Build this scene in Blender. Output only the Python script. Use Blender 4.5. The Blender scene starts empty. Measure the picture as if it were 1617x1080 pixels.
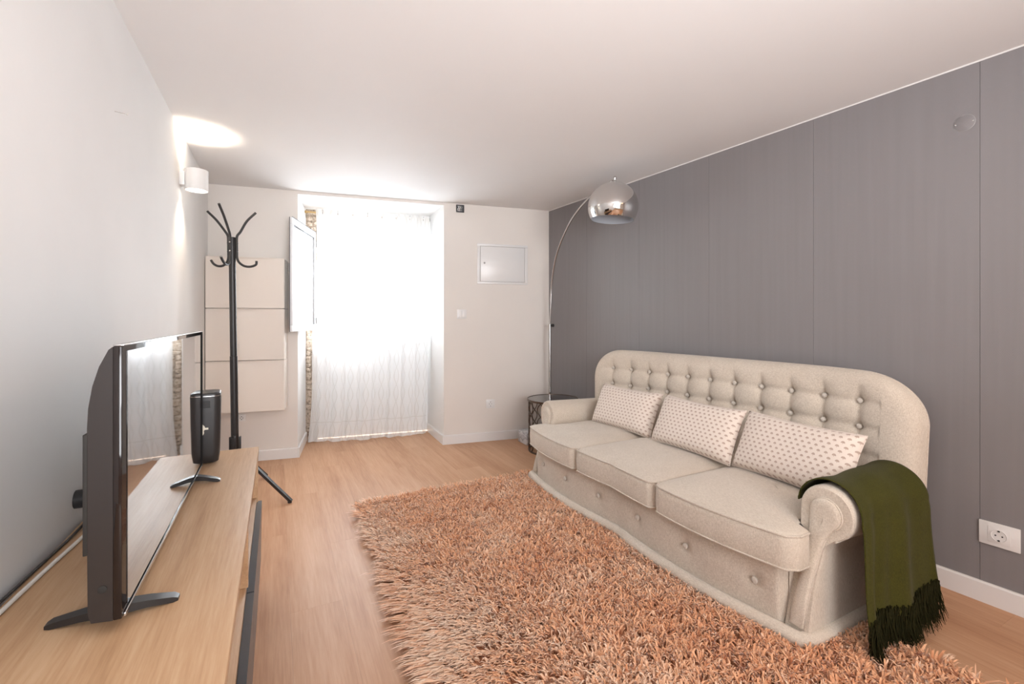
import bpy, bmesh, math, random
import numpy as np
from math import sin, cos, pi, radians, sqrt
from mathutils import Vector, Matrix

random.seed(7)
rng = np.random.default_rng(7)
SC = bpy.context.scene
COL = SC.collection

# ------------------------------------------------------------------ camera
CAM_H = 1.14
YAW = radians(27.26)
cd = bpy.data.cameras.new('camera')
cam = bpy.data.objects.new('camera', cd)
COL.objects.link(cam)
cam.location = (0, 0, CAM_H)
cam.rotation_euler = (radians(90), 0, -YAW)
cd.sensor_width = 36
cd.lens = 719 / 1617 * 36
cd.shift_y = -37.3 / 1617
cd.clip_start = 0.02
SC.camera = cam

# ------------------------------------------------------------------ world, lights, exposure
world = bpy.data.worlds.new('overcast_sky')
SC.world = world
world.use_nodes = True
bg = world.node_tree.nodes['Background']
bg.inputs[0].default_value = (0.90, 0.95, 1.0, 1)
bg.inputs[1].default_value = 11.0


def area_light(name, loc, target, size, size_y, power, color, spread=pi):
    ld = bpy.data.lights.new(name, 'AREA')
    ld.shape = 'RECTANGLE'
    ld.size, ld.size_y = size, size_y
    ld.energy = power
    ld.color = color
    ld.spread = spread
    o = bpy.data.objects.new(name, ld)
    COL.objects.link(o)
    o.location = loc
    o.rotation_euler = (Vector(target) - Vector(loc)).to_track_quat('-Z', 'Y').to_euler()
    return o


# daylight arriving at the window opening, two added fills behind the camera, and an assumed ceiling lamp there
sky_l = area_light('window_daylight', (1.18, 5.35, 1.75), (0.93, 3.9, 1.35), 1.5, 1.5, 200, (0.90, 0.95, 1.0))
rear_l = area_light('rear_fill', (0.5, -2.35, 1.25), (0.7, 3.2, 2.5), 1.4, 1.7, 34, (0.95, 0.97, 1.0), radians(120))  # added fill towards the far ceiling and back wall
bounce_l = area_light('ceiling_fill', (0.5, -0.7, 1.5), (0.7, 0.6, 2.3), 1.2, 1.0, 27, (0.97, 0.97, 1.0), radians(130))  # added fill washing the ceiling, no fixture behind it
lamp_l = area_light('assumed_lamp', (1.9, -0.9, 2.1), (1.9, -0.9, 0), 0.7, 0.7, 13, (1.0, 0.66, 0.42))  # assumed warm lamp, added out of view behind the camera

SC.view_settings.view_transform = 'Standard'
SC.view_settings.look = 'None'
SC.view_settings.gamma = 1
SC.view_settings.use_curve_mapping = False
SC.view_settings.exposure = 0.22

# ------------------------------------------------------------------ material helpers
MATS = {}


def nodes_of(m):
    m.use_nodes = True
    return m.node_tree, m.node_tree.nodes, m.node_tree.links


def base_mat(name, col, rough=0.5, metal=0.0, spec=0.5, **kw):
    m = bpy.data.materials.new(name)
    t, N, L = nodes_of(m)
    b = N['Principled BSDF']
    b.inputs['Base Color'].default_value = (*col, 1)
    b.inputs['Roughness'].default_value = rough
    b.inputs['Metallic'].default_value = metal
    b.inputs['Specular IOR Level'].default_value = spec
    for k, v in kw.items():
        b.inputs[k.replace('_', ' ')].default_value = v
    MATS[name] = m
    return m


def add(N, kind, **props):
    n = N.new(kind)
    for k, v in props.items():
        setattr(n, k, v)
    return n


def math_node(N, L, op, a, b=None, c=None):
    n = N.new('ShaderNodeMath')
    n.operation = op
    for i, v in enumerate((a, b, c)):
        if v is None:
            continue
        if isinstance(v, (int, float)):
            n.inputs[i].default_value = v
        else:
            L.new(v, n.inputs[i])
    return n.outputs[0]


def noise_node(N, L, vec, scale, detail=3, rough=0.5):
    n = N.new('ShaderNodeTexNoise')
    n.inputs['Scale'].default_value = scale
    n.inputs['Detail'].default_value = detail
    n.inputs['Roughness'].default_value = rough
    if vec is not None:
        L.new(vec, n.inputs['Vector'])
    return n.outputs[0]


def ramp(N, L, fac, stops):
    r = N.new('ShaderNodeValToRGB')
    els = r.color_ramp.elements
    while len(els) < len(stops):
        els.new(0.5)
    for e, (p, c) in zip(els, stops):
        e.position = p
        e.color = (*c, 1)
    L.new(fac, r.inputs[0])
    return r.outputs[0]


def mapping(N, L, vec, scale=(1, 1, 1), loc=None, rot=(0, 0, 0)):
    n = N.new('ShaderNodeMapping')
    n.inputs['Scale'].default_value = scale
    n.inputs['Rotation'].default_value = rot
    L.new(vec, n.inputs['Vector'])
    if loc is not None:
        L.new(loc, n.inputs['Location'])
    return n.outputs[0]


def bump(N, L, bsdf, height, strength, dist):
    b = N.new('ShaderNodeBump')
    b.inputs['Strength'].default_value = strength
    b.inputs['Distance'].default_value = dist
    L.new(height, b.inputs['Height'])
    L.new(b.outputs[0], bsdf.inputs['Normal'])


def mix_col(N, L, fac, a, b, mode='MIX'):
    n = N.new('ShaderNodeMix')
    n.data_type = 'RGBA'
    n.blend_type = mode
    for s, v in ((n.inputs[0], fac), (n.inputs[6], a), (n.inputs[7], b)):
        if isinstance(v, (int, float)):
            s.default_value = v
        elif isinstance(v, tuple):
            s.default_value = (*v, 1)
        else:
            L.new(v, s)
    return n.outputs[2]


# ---- painted plaster
def plaster(name, col, bumpy=0.05, var=0.03):
    m = base_mat(name, col, 0.72, spec=0.25)
    t, N, L = nodes_of(m)
    geo = N.new('ShaderNodeNewGeometry').outputs['Position']
    n1 = noise_node(N, L, geo, 1.6, 3)
    c = ramp(N, L, n1, [(0.3, tuple(x * (1 - var) for x in col)), (0.7, tuple(min(1, x * (1 + var)) for x in col))])
    L.new(c, N['Principled BSDF'].inputs['Base Color'])
    n2 = noise_node(N, L, geo, 160, 4, 0.6)
    bump(N, L, N['Principled BSDF'], n2, bumpy, 0.002)
    return m


M_WALL = plaster('white_plaster', (0.80, 0.79, 0.775))
M_BACK = plaster('warm_white_plaster', (0.79, 0.745, 0.70))
M_CEIL = plaster('ceiling_paint', (0.84, 0.825, 0.815), 0.02, 0.01)
M_TRIM = base_mat('white_trim', (0.82, 0.80, 0.785), 0.35)
M_WHITEPL = base_mat('white_plastic', (0.80, 0.79, 0.78), 0.3)
M_GREYPL = base_mat('grey_plastic', (0.35, 0.34, 0.33), 0.4)
M_HOLE = base_mat('dark_hole', (0.02, 0.018, 0.016), 0.7)
M_PVC = base_mat('white_window_pvc', (0.85, 0.87, 0.89), 0.25)
M_JOINT = base_mat('grey_joint', (0.42, 0.40, 0.38), 0.6)
M_PASTE = base_mat('dark_wallpaper_joint', (0.09, 0.082, 0.084), 0.7)
M_MATTE = base_mat('matte_black_plastic', (0.012, 0.011, 0.011), 0.75, spec=0.15)
M_SEAL = base_mat('grey_rubber_seal', (0.12, 0.12, 0.13), 0.5)
M_CAB = base_mat('cream_cabinet_plastic', (0.82, 0.745, 0.675), 0.38)
M_BLACK = base_mat('black_powder_coat', (0.022, 0.021, 0.022), 0.38)
M_TVSHELL = base_mat('tv_brown_black_shell', (0.028, 0.023, 0.022), 0.32)
M_TVBEZEL = base_mat('tv_bezel_gloss', (0.012, 0.008, 0.008), 0.05, spec=0.6)
M_SCREEN = base_mat('tv_screen_glass', (0.012, 0.011, 0.013), 0.035, spec=0.9, Coat_Weight=1.0, Coat_Roughness=0.02)
M_SILVER = base_mat('brushed_silver', (0.62, 0.62, 0.63), 0.22, 1.0)
M_CHROME = base_mat('polished_chrome', (0.72, 0.71, 0.70), 0.05, 1.0)
M_STEEL = base_mat('satin_steel', (0.52, 0.50, 0.49), 0.25, 1.0)
M_SCREW = base_mat('screw_metal', (0.8, 0.8, 0.8), 0.2, 1.0)
M_DOMEIN = base_mat('dome_inner_enamel', (0.62, 0.65, 0.70), 0.4)
M_BRASS = base_mat('aged_brass', (0.62, 0.44, 0.20), 0.3, 1.0)
M_CABLE = base_mat('white_cable', (0.78, 0.75, 0.70), 0.4)
M_DARKFRONT = base_mat('charcoal_lacquer', (0.045, 0.047, 0.052), 0.35)
M_LOGO = base_mat('cream_logo_print', (0.75, 0.70, 0.58), 0.4)
M_WIRE = base_mat('dark_bronze_wire', (0.14, 0.105, 0.08), 0.32, 0.9)
M_BUTTON = base_mat('button_linen', (0.60, 0.54, 0.47), 0.55, Sheen_Weight=0.3)
M_BULB = base_mat('frosted_bulb', (0.85, 0.84, 0.80), 0.3)


def glass_mat(name, col, rough=0.0, alpha_mix=0.85, refl=1.0):
    """thin architectural pane: fresnel reflection over straight transmission"""
    m = bpy.data.materials.new(name)
    t, N, L = nodes_of(m)
    N.remove(N['Principled BSDF'])
    tr = N.new('ShaderNodeBsdfTransparent')
    tr.inputs[0].default_value = (*col, 1)
    gl = N.new('ShaderNodeBsdfGlossy')
    gl.inputs['Roughness'].default_value = rough
    gl.inputs['Color'].default_value = (1, 1, 1, 1)
    fr = N.new('ShaderNodeFresnel')
    fr.inputs[0].default_value = 1.52
    f = math_node(N, L, 'MULTIPLY', fr.outputs[0], refl)
    f = math_node(N, L, 'MINIMUM', f, 1.0)
    mx = N.new('ShaderNodeMixShader')
    L.new(f, mx.inputs[0])
    L.new(tr.outputs[0], mx.inputs[1])
    L.new(gl.outputs[0], mx.inputs[2])
    L.new(mx.outputs[0], N['Material Output'].inputs[0])
    return m


M_GLASS = glass_mat('window_glass', (0.95, 0.97, 0.98), refl=1.8)
M_GLASS2 = glass_mat('double_glazing', (0.90, 0.93, 0.95), refl=3.0)
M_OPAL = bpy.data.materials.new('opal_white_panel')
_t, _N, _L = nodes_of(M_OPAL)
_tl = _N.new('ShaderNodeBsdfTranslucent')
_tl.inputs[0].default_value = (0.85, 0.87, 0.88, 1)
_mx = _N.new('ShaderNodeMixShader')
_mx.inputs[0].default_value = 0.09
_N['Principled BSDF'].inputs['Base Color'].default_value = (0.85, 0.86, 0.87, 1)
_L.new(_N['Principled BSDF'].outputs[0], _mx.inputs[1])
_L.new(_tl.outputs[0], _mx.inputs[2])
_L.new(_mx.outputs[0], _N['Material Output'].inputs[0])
M_SMOKE = glass_mat('smoked_table_glass', (0.22, 0.24, 0.24), refl=1.3)


def emit_mat(name, col, strength):
    m = bpy.data.materials.new(name)
    t, N, L = nodes_of(m)
    N.remove(N['Principled BSDF'])
    e = N.new('ShaderNodeEmission')
    e.inputs[0].default_value = (*col, 1)
    e.inputs[1].default_value = strength
    L.new(e.outputs[0], N['Material Output'].inputs[0])
    return m


M_LIT = emit_mat('lit_diffuser', (1.0, 0.90, 0.78), 6.0)


# ---- timber
def wood(name, dark, mid, light, axis='y', rough=0.45, plank=False, grain=1.0, cathedral=0.0):
    m = base_mat(name, mid, rough, spec=0.22)
    t, N, L = nodes_of(m)
    B = N['Principled BSDF']
    geo = N.new('ShaderNodeNewGeometry').outputs['Position']
    sc = {'y': (1, 0.045, 1), 'x': (0.045, 1, 1), 'z': (1, 1, 0.045)}[axis]
    loc = None
    rnd = None
    if plank:
        oi = N.new('ShaderNodeObjectInfo')
        rnd = oi.outputs['Random']
        cx = N.new('ShaderNodeCombineXYZ')
        L.new(math_node(N, L, 'MULTIPLY', rnd, 37.0), cx.inputs[0])
        L.new(math_node(N, L, 'MULTIPLY', rnd, 91.0), cx.inputs[1])
        loc = cx.outputs[0]
    v = mapping(N, L, geo, sc, loc)
    wob = noise_node(N, L, mapping(N, L, geo, (3, 0.7, 3) if axis == 'y' else (0.7, 3, 3), loc), 2.2, 3)
    fine = noise_node(N, L, v, 170 * grain, 5, 0.65)
    broad = noise_node(N, L, v, 22 * grain, 4, 0.55)
    f = math_node(N, L, 'MULTIPLY_ADD', fine, 0.40, math_node(N, L, 'MULTIPLY', broad, 0.42))
    f = math_node(N, L, 'MULTIPLY_ADD', wob, 0.22, f)
    if rnd is not None:
        f = math_node(N, L, 'ADD', f, math_node(N, L, 'MULTIPLY_ADD', rnd, 0.10, -0.05))
    c = ramp(N, L, f, [(0.34, dark), (0.50, mid), (0.68, light)])
    L.new(c, B.inputs['Base Color'])
    bump(N, L, B, fine, 0.12, 0.0008)
    return m


M_FLOOR = wood('oak_laminate', (0.43, 0.222, 0.122), (0.55, 0.312, 0.182), (0.64, 0.395, 0.25), 'y', 0.42, True, 0.6)
M_SUBFLOOR = base_mat('subfloor', (0.55, 0.35, 0.22), 0.6)
M_OAK = wood('oak_veneer', (0.39, 0.228, 0.122), (0.52, 0.325, 0.185), (0.62, 0.425, 0.262), 'y', 0.42, False, 1.0)


# ---- woven upholstery
def fabric(name, dark, light, scale=900, rough=0.85, bumpk=0.25, sheen=0.25):
    m = base_mat(name, light, rough, spec=0.15, Sheen_Weight=sheen, Sheen_Roughness=0.5)
    t, N, L = nodes_of(m)
    B = N['Principled BSDF']
    geo = N.new('ShaderNodeNewGeometry').outputs['Position']
    a = noise_node(N, L, mapping(N, L, geo, (1, 0.16, 1)), scale, 2, 0.6)
    b = noise_node(N, L, mapping(N, L, geo, (1, 1, 0.16)), scale, 2, 0.6)
    big = noise_node(N, L, geo, 9, 3)
    f = math_node(N, L, 'MULTIPLY_ADD', a, 0.45, math_node(N, L, 'MULTIPLY', b, 0.45))
    f = math_node(N, L, 'MULTIPLY_ADD', big, 0.10, f)
    c = ramp(N, L, f, [(0.38, dark), (0.60, light)])
    L.new(c, B.inputs['Base Color'])
    bump(N, L, B, f, bumpk, 0.0012)
    return m


M_LINEN = fabric('beige_linen', (0.52, 0.44, 0.355), (0.73, 0.65, 0.555), 520)
M_PIPING = fabric('linen_piping', (0.52, 0.44, 0.36), (0.70, 0.62, 0.53), 520)
M_THROW = fabric('olive_wool', (0.030, 0.029, 0.004), (0.066, 0.062, 0.010), 700, 0.9, 0.3, 0.05)
M_FRINGE = base_mat('dark_olive_fringe', (0.020, 0.019, 0.006), 0.85, spec=0.1)


def wallpaper_mat():
    m = base_mat('herringbone_wallpaper', (0.19, 0.175, 0.175), 0.42, spec=0.45)
    t, N, L = nodes_of(m)
    B = N['Principled BSDF']
    geo = N.new('ShaderNodeNewGeometry').outputs['Position']
    sep = N.new('ShaderNodeSeparateXYZ')
    L.new(geo, sep.inputs[0])
    y, z = sep.outputs[1], sep.outputs[2]
    # zig-zag: diagonal direction flips every 18 mm column
    k = math_node(N, L, 'PINGPONG', y, 0.017)
    ph = math_node(N, L, 'MULTIPLY', math_node(N, L, 'ADD', z, math_node(N, L, 'MULTIPLY', k, 1.0)), 2 * pi / 0.0062)
    s = math_node(N, L, 'SINE', ph)
    nz = noise_node(N, L, mapping(N, L, geo, (1, 1, 0.03)), 40, 3)
    f = math_node(N, L, 'MULTIPLY_ADD', s, 0.22, 0.5)
    f2 = math_node(N, L, 'MULTIPLY_ADD', math_node(N, L, 'SUBTRACT', nz, 0.5), 0.28, f)
    c = ramp(N, L, f2, [(0.2, (0.200, 0.187, 0.192)), (0.8, (0.285, 0.268, 0.273))])
    L.new(c, B.inputs['Base Color'])
    bump(N, L, B, f, 0.35, 0.0006)
    return m


M_PAPER = wallpaper_mat()


def pillow_mat():
    m = base_mat('printed_cotton', (0.80, 0.70, 0.62), 0.85, spec=0.15, Sheen_Weight=0.2)
    t, N, L = nodes_of(m)
    B = N['Principled BSDF']
    obj = N.new('ShaderNodeTexCoord').outputs['Object']
    sep = N.new('ShaderNodeSeparateXYZ')
    L.new(obj, sep.inputs[0])
    X = math_node(N, L, 'DIVIDE', sep.outputs[0], 0.0285)
    Z = math_node(N, L, 'DIVIDE', sep.outputs[2], 0.0195)
    row = math_node(N, L, 'FLOOR', Z)
    half = math_node(N, L, 'MULTIPLY', math_node(N, L, 'FLOORED_MODULO', row, 2.0), 0.5)
    fx = math_node(N, L, 'SUBTRACT', math_node(N, L, 'FRACT', math_node(N, L, 'ADD', X, half)), 0.5)
    fz = math_node(N, L, 'SUBTRACT', math_node(N, L, 'FRACT', Z), 0.42)
    px = math_node(N, L, 'MULTIPLY', fx, 0.0285)
    pz = math_node(N, L, 'MULTIPLY', fz, 0.0195)
    r = math_node(N, L, 'SQRT', math_node(N, L, 'ADD', math_node(N, L, 'MULTIPLY', px, px), math_node(N, L, 'MULTIPLY', pz, pz)))
    cap = math_node(N, L, 'MULTIPLY', math_node(N, L, 'LESS_THAN', r, 0.0068), math_node(N, L, 'GREATER_THAN', pz, -0.0018))
    stem = math_node(N, L, 'MULTIPLY', math_node(N, L, 'LESS_THAN', r, 0.0062),
                     math_node(N, L, 'LESS_THAN', math_node(N, L, 'ABSOLUTE', px), 0.0012))
    f = math_node(N, L, 'MAXIMUM', cap, math_node(N, L, 'MULTIPLY', stem, 0.6))
    nz = noise_node(N, L, obj, 300, 2)
    f = math_node(N, L, 'MULTIPLY', f, math_node(N, L, 'MULTIPLY_ADD', nz, 0.5, 0.55))
    c = mix_col(N, L, f, (0.80, 0.70, 0.62), (0.44, 0.31, 0.245))
    L.new(c, B.inputs['Base Color'])
    bump(N, L, B, noise_node(N, L, obj, 700, 2), 0.2, 0.001)
    return m


M_PILLOW = pillow_mat()


def curtain_mat():
    m = bpy.data.materials.new('sheer_lattice_voile')
    t, N, L = nodes_of(m)
    N.remove(N['Principled BSDF'])
    uv = N.new('ShaderNodeUVMap')
    sep = N.new('ShaderNodeSeparateXYZ')
    L.new(uv.outputs[0], sep.inputs[0])
    X, Z = sep.outputs[0], sep.outputs[1]

    def S(v, per, ph=0.0):
        return math_node(N, L, 'SINE', math_node(N, L, 'MULTIPLY_ADD', v, 2 * pi / per, ph))
    # interlaced ogee lattice drawn as thin thread lines
    g1 = math_node(N, L, 'ABSOLUTE', math_node(N, L, 'ADD', S(X, 0.20), math_node(N, L, 'MULTIPLY', S(Z, 0.33), 0.75)))
    g2 = math_node(N, L, 'ABSOLUTE', math_node(N, L, 'SUBTRACT', S(X, 0.20), math_node(N, L, 'MULTIPLY', S(Z, 0.33), 0.75)))
    g = math_node(N, L, 'MINIMUM', g1, g2)
    line = math_node(N, L, 'LESS_THAN', g, 0.11)
    hem = math_node(N, L, 'LESS_THAN', math_node(N, L, 'ABSOLUTE', math_node(N, L, 'SUBTRACT', Z, 0.17)), 0.004)
    line = math_node(N, L, 'MAXIMUM', line, hem)
    dif = N.new('ShaderNodeBsdfDiffuse')
    tl = N.new('ShaderNodeBsdfTranslucent')
    col = mix_col(N, L, line, (0.955, 0.955, 0.95), (0.74, 0.73, 0.71))
    L.new(col, dif.inputs[0])
    L.new(col, tl.inputs[0])
    m1 = N.new('ShaderNodeMixShader')
    m1.inputs[0].default_value = 0.30
    L.new(dif.outputs[0], m1.inputs[1])
    L.new(tl.outputs[0], m1.inputs[2])
    tr = N.new('ShaderNodeBsdfTransparent')
    m2 = N.new('ShaderNodeMixShader')
    L.new(math_node(N, L, 'MULTIPLY_ADD', line, 0.13, 0.80), m2.inputs[0])
    L.new(tr.outputs[0], m2.inputs[1])
    L.new(m1.outputs[0], m2.inputs[2])
    L.new(m2.outputs[0], N['Material Output'].inputs[0])
    return m


M_CURTAIN = curtain_mat()


def pile_mat():
    m = base_mat('shag_yarn', (0.75, 0.42, 0.27), 0.6, spec=0.25, Sheen_Weight=0.5, Sheen_Roughness=0.4)
    t, N, L = nodes_of(m)
    B = N['Principled BSDF']
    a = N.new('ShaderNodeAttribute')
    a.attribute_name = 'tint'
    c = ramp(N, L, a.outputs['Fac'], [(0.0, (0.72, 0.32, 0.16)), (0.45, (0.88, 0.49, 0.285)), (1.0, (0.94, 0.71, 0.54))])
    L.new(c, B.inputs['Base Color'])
    return m


M_PILE = pile_mat()
M_RUGBACK = base_mat('rug_backing', (0.42, 0.19, 0.10), 0.9)


def stone_mat():
    m = base_mat('rubble_stone', (0.45, 0.36, 0.28), 0.9, spec=0.2)
    t, N, L = nodes_of(m)
    B = N['Principled BSDF']
    geo = N.new('ShaderNodeNewGeometry').outputs['Position']
    n = noise_node(N, L, geo, 55, 5, 0.7)
    c = ramp(N, L, n, [(0.33, (0.16, 0.13, 0.11)), (0.47, (0.50, 0.40, 0.31)), (0.65, (0.70, 0.60, 0.50))])
    L.new(c, B.inputs['Base Color'])
    bump(N, L, B, n, 0.6, 0.01)
    return m


M_STONE = stone_mat()
M_MORTAR = plaster('rough_mortar', (0.55, 0.45, 0.36), 0.5, 0.12)


def marble_mat():
    m = base_mat('white_marble', (0.75, 0.75, 0.77), 0.15)
    t, N, L = nodes_of(m)
    geo = N.new('ShaderNodeNewGeometry').outputs['Position']
    n = noise_node(N, L, geo, 14, 6, 0.7)
    c = ramp(N, L, n, [(0.42, (0.75, 0.76, 0.79)), (0.5, (0.45, 0.46, 0.50)), (0.56, (0.8, 0.8, 0.82))])
    L.new(c, N['Principled BSDF'].inputs['Base Color'])
    return m


M_MARBLE = marble_mat()

# ------------------------------------------------------------------ object helpers
ORG = {}


def tag(o, label=None, cat=None, group=None, kind=None):
    if label:
        o['label'] = label
    if cat:
        o['category'] = cat
    if group:
        o['group'] = group
    if kind:
        o['kind'] = kind
    return o


def root(name, loc, label, cat, group=None):
    o = bpy.data.objects.new(name, None)
    o.empty_display_size = 0.1
    o.location = loc
    COL.objects.link(o)
    ORG[o] = Vector(loc)
    return tag(o, label, cat, group)


class Geo:
    """collects world-space geometry and turns it into one mesh object"""

    def __init__(self):
        self.v, self.f = [], []
        self.uv = None

    def add(self, v, f):
        n = len(self.v)
        self.v += [tuple(p) for p in v]
        self.f += [tuple(i + n for i in q) for q in f]
        return self

    def box(self, lo, hi, bev=0.0, xf=None, seg=2):
        bm = bmesh.new()
        bmesh.ops.create_cube(bm, size=1)
        for w in bm.verts:
            w.co = Vector([lo[i] + (w.co[i] + 0.5) * (hi[i] - lo[i]) for i in range(3)])
        if bev > 0:
            bmesh.ops.bevel(bm, geom=list(bm.edges), offset=bev, segments=seg, affect='EDGES', profile=0.5)
        self.take(bm, xf)
        return self

    def take(self, bm, xf=None):
        bm.verts.ensure_lookup_table()
        bm.verts.index_update()
        vs = [xf(*w.co) if xf else tuple(w.co) for w in bm.verts]
        self.add(vs, [[w.index for w in f.verts] for f in bm.faces])
        bm.free()

    def prism(self, pts, ax, a, b, xf=None, bev=0.0):
        """polygon pts (2D) extruded along axis ax from a to b"""
        def P(p, t):
            q = {0: (t, p[0], p[1]), 1: (p[0], t, p[1]), 2: (p[0], p[1], t)}[ax]
            return xf(*q) if xf else q
        n = len(pts)
        bm = bmesh.new()
        lo = [bm.verts.new(P(p, a)) for p in pts]
        hi = [bm.verts.new(P(p, b)) for p in pts]
        bm.faces.new(lo)
        bm.faces.new(hi[::-1])
        for i in range(n):
            j = (i + 1) % n
            bm.faces.new((lo[i], hi[i], hi[j], lo[j]))
        bmesh.ops.recalc_face_normals(bm, faces=bm.faces)
        if bev > 0:
            bmesh.ops.bevel(bm, geom=[e for e in bm.edges if e.calc_face_angle(0) > 0.6], offset=bev, segments=2, affect='EDGES')
        self.take(bm)
        return self

    def tube(self, pts, r, n=8, caps=True):
        pts = [Vector(p) for p in pts]
        rs = r if isinstance(r, (list, tuple)) else [r] * len(pts)
        T = []
        for i in range(len(pts)):
            d = pts[min(i + 1, len(pts) - 1)] - pts[max(i - 1, 0)]
            T.append(d.normalized())
        up = Vector((0, 0, 1)) if abs(T[0].z) < 0.9 else Vector((1, 0, 0))
        u = T[0].cross(up).normalized()
        V, F = [], []
        for i, p in enumerate(pts):
            u = (u - T[i] * u.dot(T[i])).normalized()
            w = T[i].cross(u)
            for k in range(n):
                a = 2 * pi * k / n
                V.append(p + (u * cos(a) + w * sin(a)) * rs[i])
        for i in range(len(pts) - 1):
            for k in range(n):
                j = (k + 1) % n
                F.append((i * n + k, i * n + j, (i + 1) * n + j, (i + 1) * n + k))
        if caps:
            F.append(tuple(range(n))[::-1])
            F.append(tuple((len(pts) - 1) * n + k for k in range(n)))
        self.add(V, F)
        return self

    def lathe(self, prof, center, n=32, axis=(0, 0, 1), cap=True, closed=False):
        """prof: list of (radius, height) about axis through center"""
        q = Vector((0, 0, 1)).rotation_difference(Vector(axis))
        c = Vector(center)
        V, F = [], []
        for (r, h) in prof:
            for k in range(n):
                a = 2 * pi * k / n
                V.append(c + q @ Vector((r * cos(a), r * sin(a), h)))
        m = len(prof)
        for i in range(m if closed else m - 1):
            i2 = (i + 1) % m
            for k in range(n):
                j = (k + 1) % n
                F.append((i * n + k, i * n + j, i2 * n + j, i2 * n + k))
        if cap and not closed:
            F.append(tuple(range(n))[::-1])
            F.append(tuple((m - 1) * n + k for k in range(n)))
        self.add(V, F)
        return self

    def grid(self, P, close_u=False, close_v=False):
        nu, nv = len(P), len(P[0])
        V = [p for row in P for p in row]
        F = []
        for i in range(nu if close_u else nu - 1):
            for j in range(nv if close_v else nv - 1):
                i2, j2 = (i + 1) % nu, (j + 1) % nv
                F.append((i * nv + j, i2 * nv + j, i2 * nv + j2, i * nv + j2))
        self.add(V, F)
        return self

    def make(self, name, mat, parent=None, smooth=35, kind=None, label=None, org=None, recalc=True):
        o_ = ORG[parent] if parent is not None else Vector(org or (0, 0, 0))
        me = bpy.data.meshes.new(name)
        me.from_pydata([tuple(Vector(p) - o_) for p in self.v], [], self.f)
        if recalc:
            bm = bmesh.new()
            bm.from_mesh(me)
            bmesh.ops.recalc_face_normals(bm, faces=bm.faces)
            bm.to_mesh(me)
            bm.free()
        if smooth:
            me.shade_smooth()
            me.set_sharp_from_angle(angle=radians(smooth))
        me.materials.append(mat)
        o = bpy.data.objects.new(name, me)
        COL.objects.link(o)
        if parent is not None:
            o.parent = parent
        else:
            o.location = o_
        ORG[o] = o_
        return tag(o, label, kind=kind)


def smooth_path(pts, n=8):
    pts = [Vector(p) for p in pts]
    P = [pts[0] * 2 - pts[1]] + pts + [pts[-1] * 2 - pts[-2]]
    out = []
    for i in range(1, len(P) - 2):
        for k in range(n):
            t = k / n
            a, b, c, d = P[i - 1], P[i], P[i + 1], P[i + 2]
            out.append(0.5 * ((2 * b) + (c - a) * t + (2 * a - 5 * b + 4 * c - d) * t * t + (3 * b - a - 3 * c + d) * t ** 3))
    out.append(pts[-1])
    return out


def sstep(a, b, x):
    t = min(1, max(0, (x - a) / (b - a)))
    return t * t * (3 - 2 * t)


# back wall frame: t along the wall from the left corner, o outwards (away from the room)
B0 = (-0.481, 4.23)
EX, EY = 0.98752, -0.15750


def BW(t, o, z):
    return (B0[0] + t * EX - o * EY, B0[1] + t * EY + o * EX, z)


# right wall frame: s along the wall from the back corner towards the camera, o into the room
R0 = (2.353, 3.778)
RX, RY = 0.05959, -0.99822


def RW(s, o, z):
    return (R0[0] + s * RX + o * RY, R0[1] + s * RY - o * RX, z)


ZC = 2.187
ZL = 2.163
YR = -2.6

# ------------------------------------------------------------------ structure
Geo().box((-0.70, YR - 0.2, -0.10), (3.1, 5.15, -0.008)).make('floor', M_SUBFLOOR, kind='structure', smooth=0)
floor = bpy.data.objects['floor']
Geo().box((-0.70, YR - 0.2, ZC), (3.1, 5.15, ZC + 0.12)).make('ceiling', M_CEIL, kind='structure', smooth=0)
Geo().box((-0.60, YR - 0.1, 0), (-0.481, 4.25, ZC)).make('wall_left', M_WALL, kind='structure', smooth=0)
Geo().box((-0.60, YR - 0.12, 0), (2.9, YR, ZC)).make('wall_rear', M_WALL, kind='structure', smooth=0)
g = Geo()
g.prism([(0.0, 0), (0.0, -0.12), (6.5, -0.12), (6.5, 0)], 2, 0, ZC, lambda s, o, z: RW(s, o, z))
wall_right = g.make('wall_right', M_PASTE, kind='structure', smooth=0)
# wallpaper strips, butted with a hairline joint
edges = [0.0, 0.565, 1.174, 1.768, 2.387, 3.012, 3.62, 4.23, 4.84, 5.45, 6.05]
for a, b in zip(edges[:-1], edges[1:]):
    Geo().box((a + 0.0006, 0.0, 0.0), (b - 0.0006, 0.0022, ZC - 0.006), xf=RW).make('wallpaper_strip', M_PAPER, wall_right, smooth=0)
Geo().box((0, 0.0, ZC - 0.006), (6.1, 0.004, ZC), xf=RW).make('trim_1', M_TRIM, smooth=0, kind='structure')

# back wall with the deep window niche
g = Geo()
g.prism([(0.0, 0), (0.637, 0), (0.637, 0.55), (-0.2, 0.55), (-0.2, 0.02)], 2, 0, ZC, BW)
g.prism([(1.842, 0), (3.0, 0), (3.0, 0.62), (1.775, 0.62), (1.775, 0.55)], 2, 0, ZC, BW)
g.prism([(0.637, 0), (1.842, 0), (1.775, 0.55), (1.775, 0.62), (0.637, 0.62)], 2, ZL, ZC, BW)
wall_back = g.make('wall_back', M_BACK, kind='structure', smooth=0)
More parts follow.
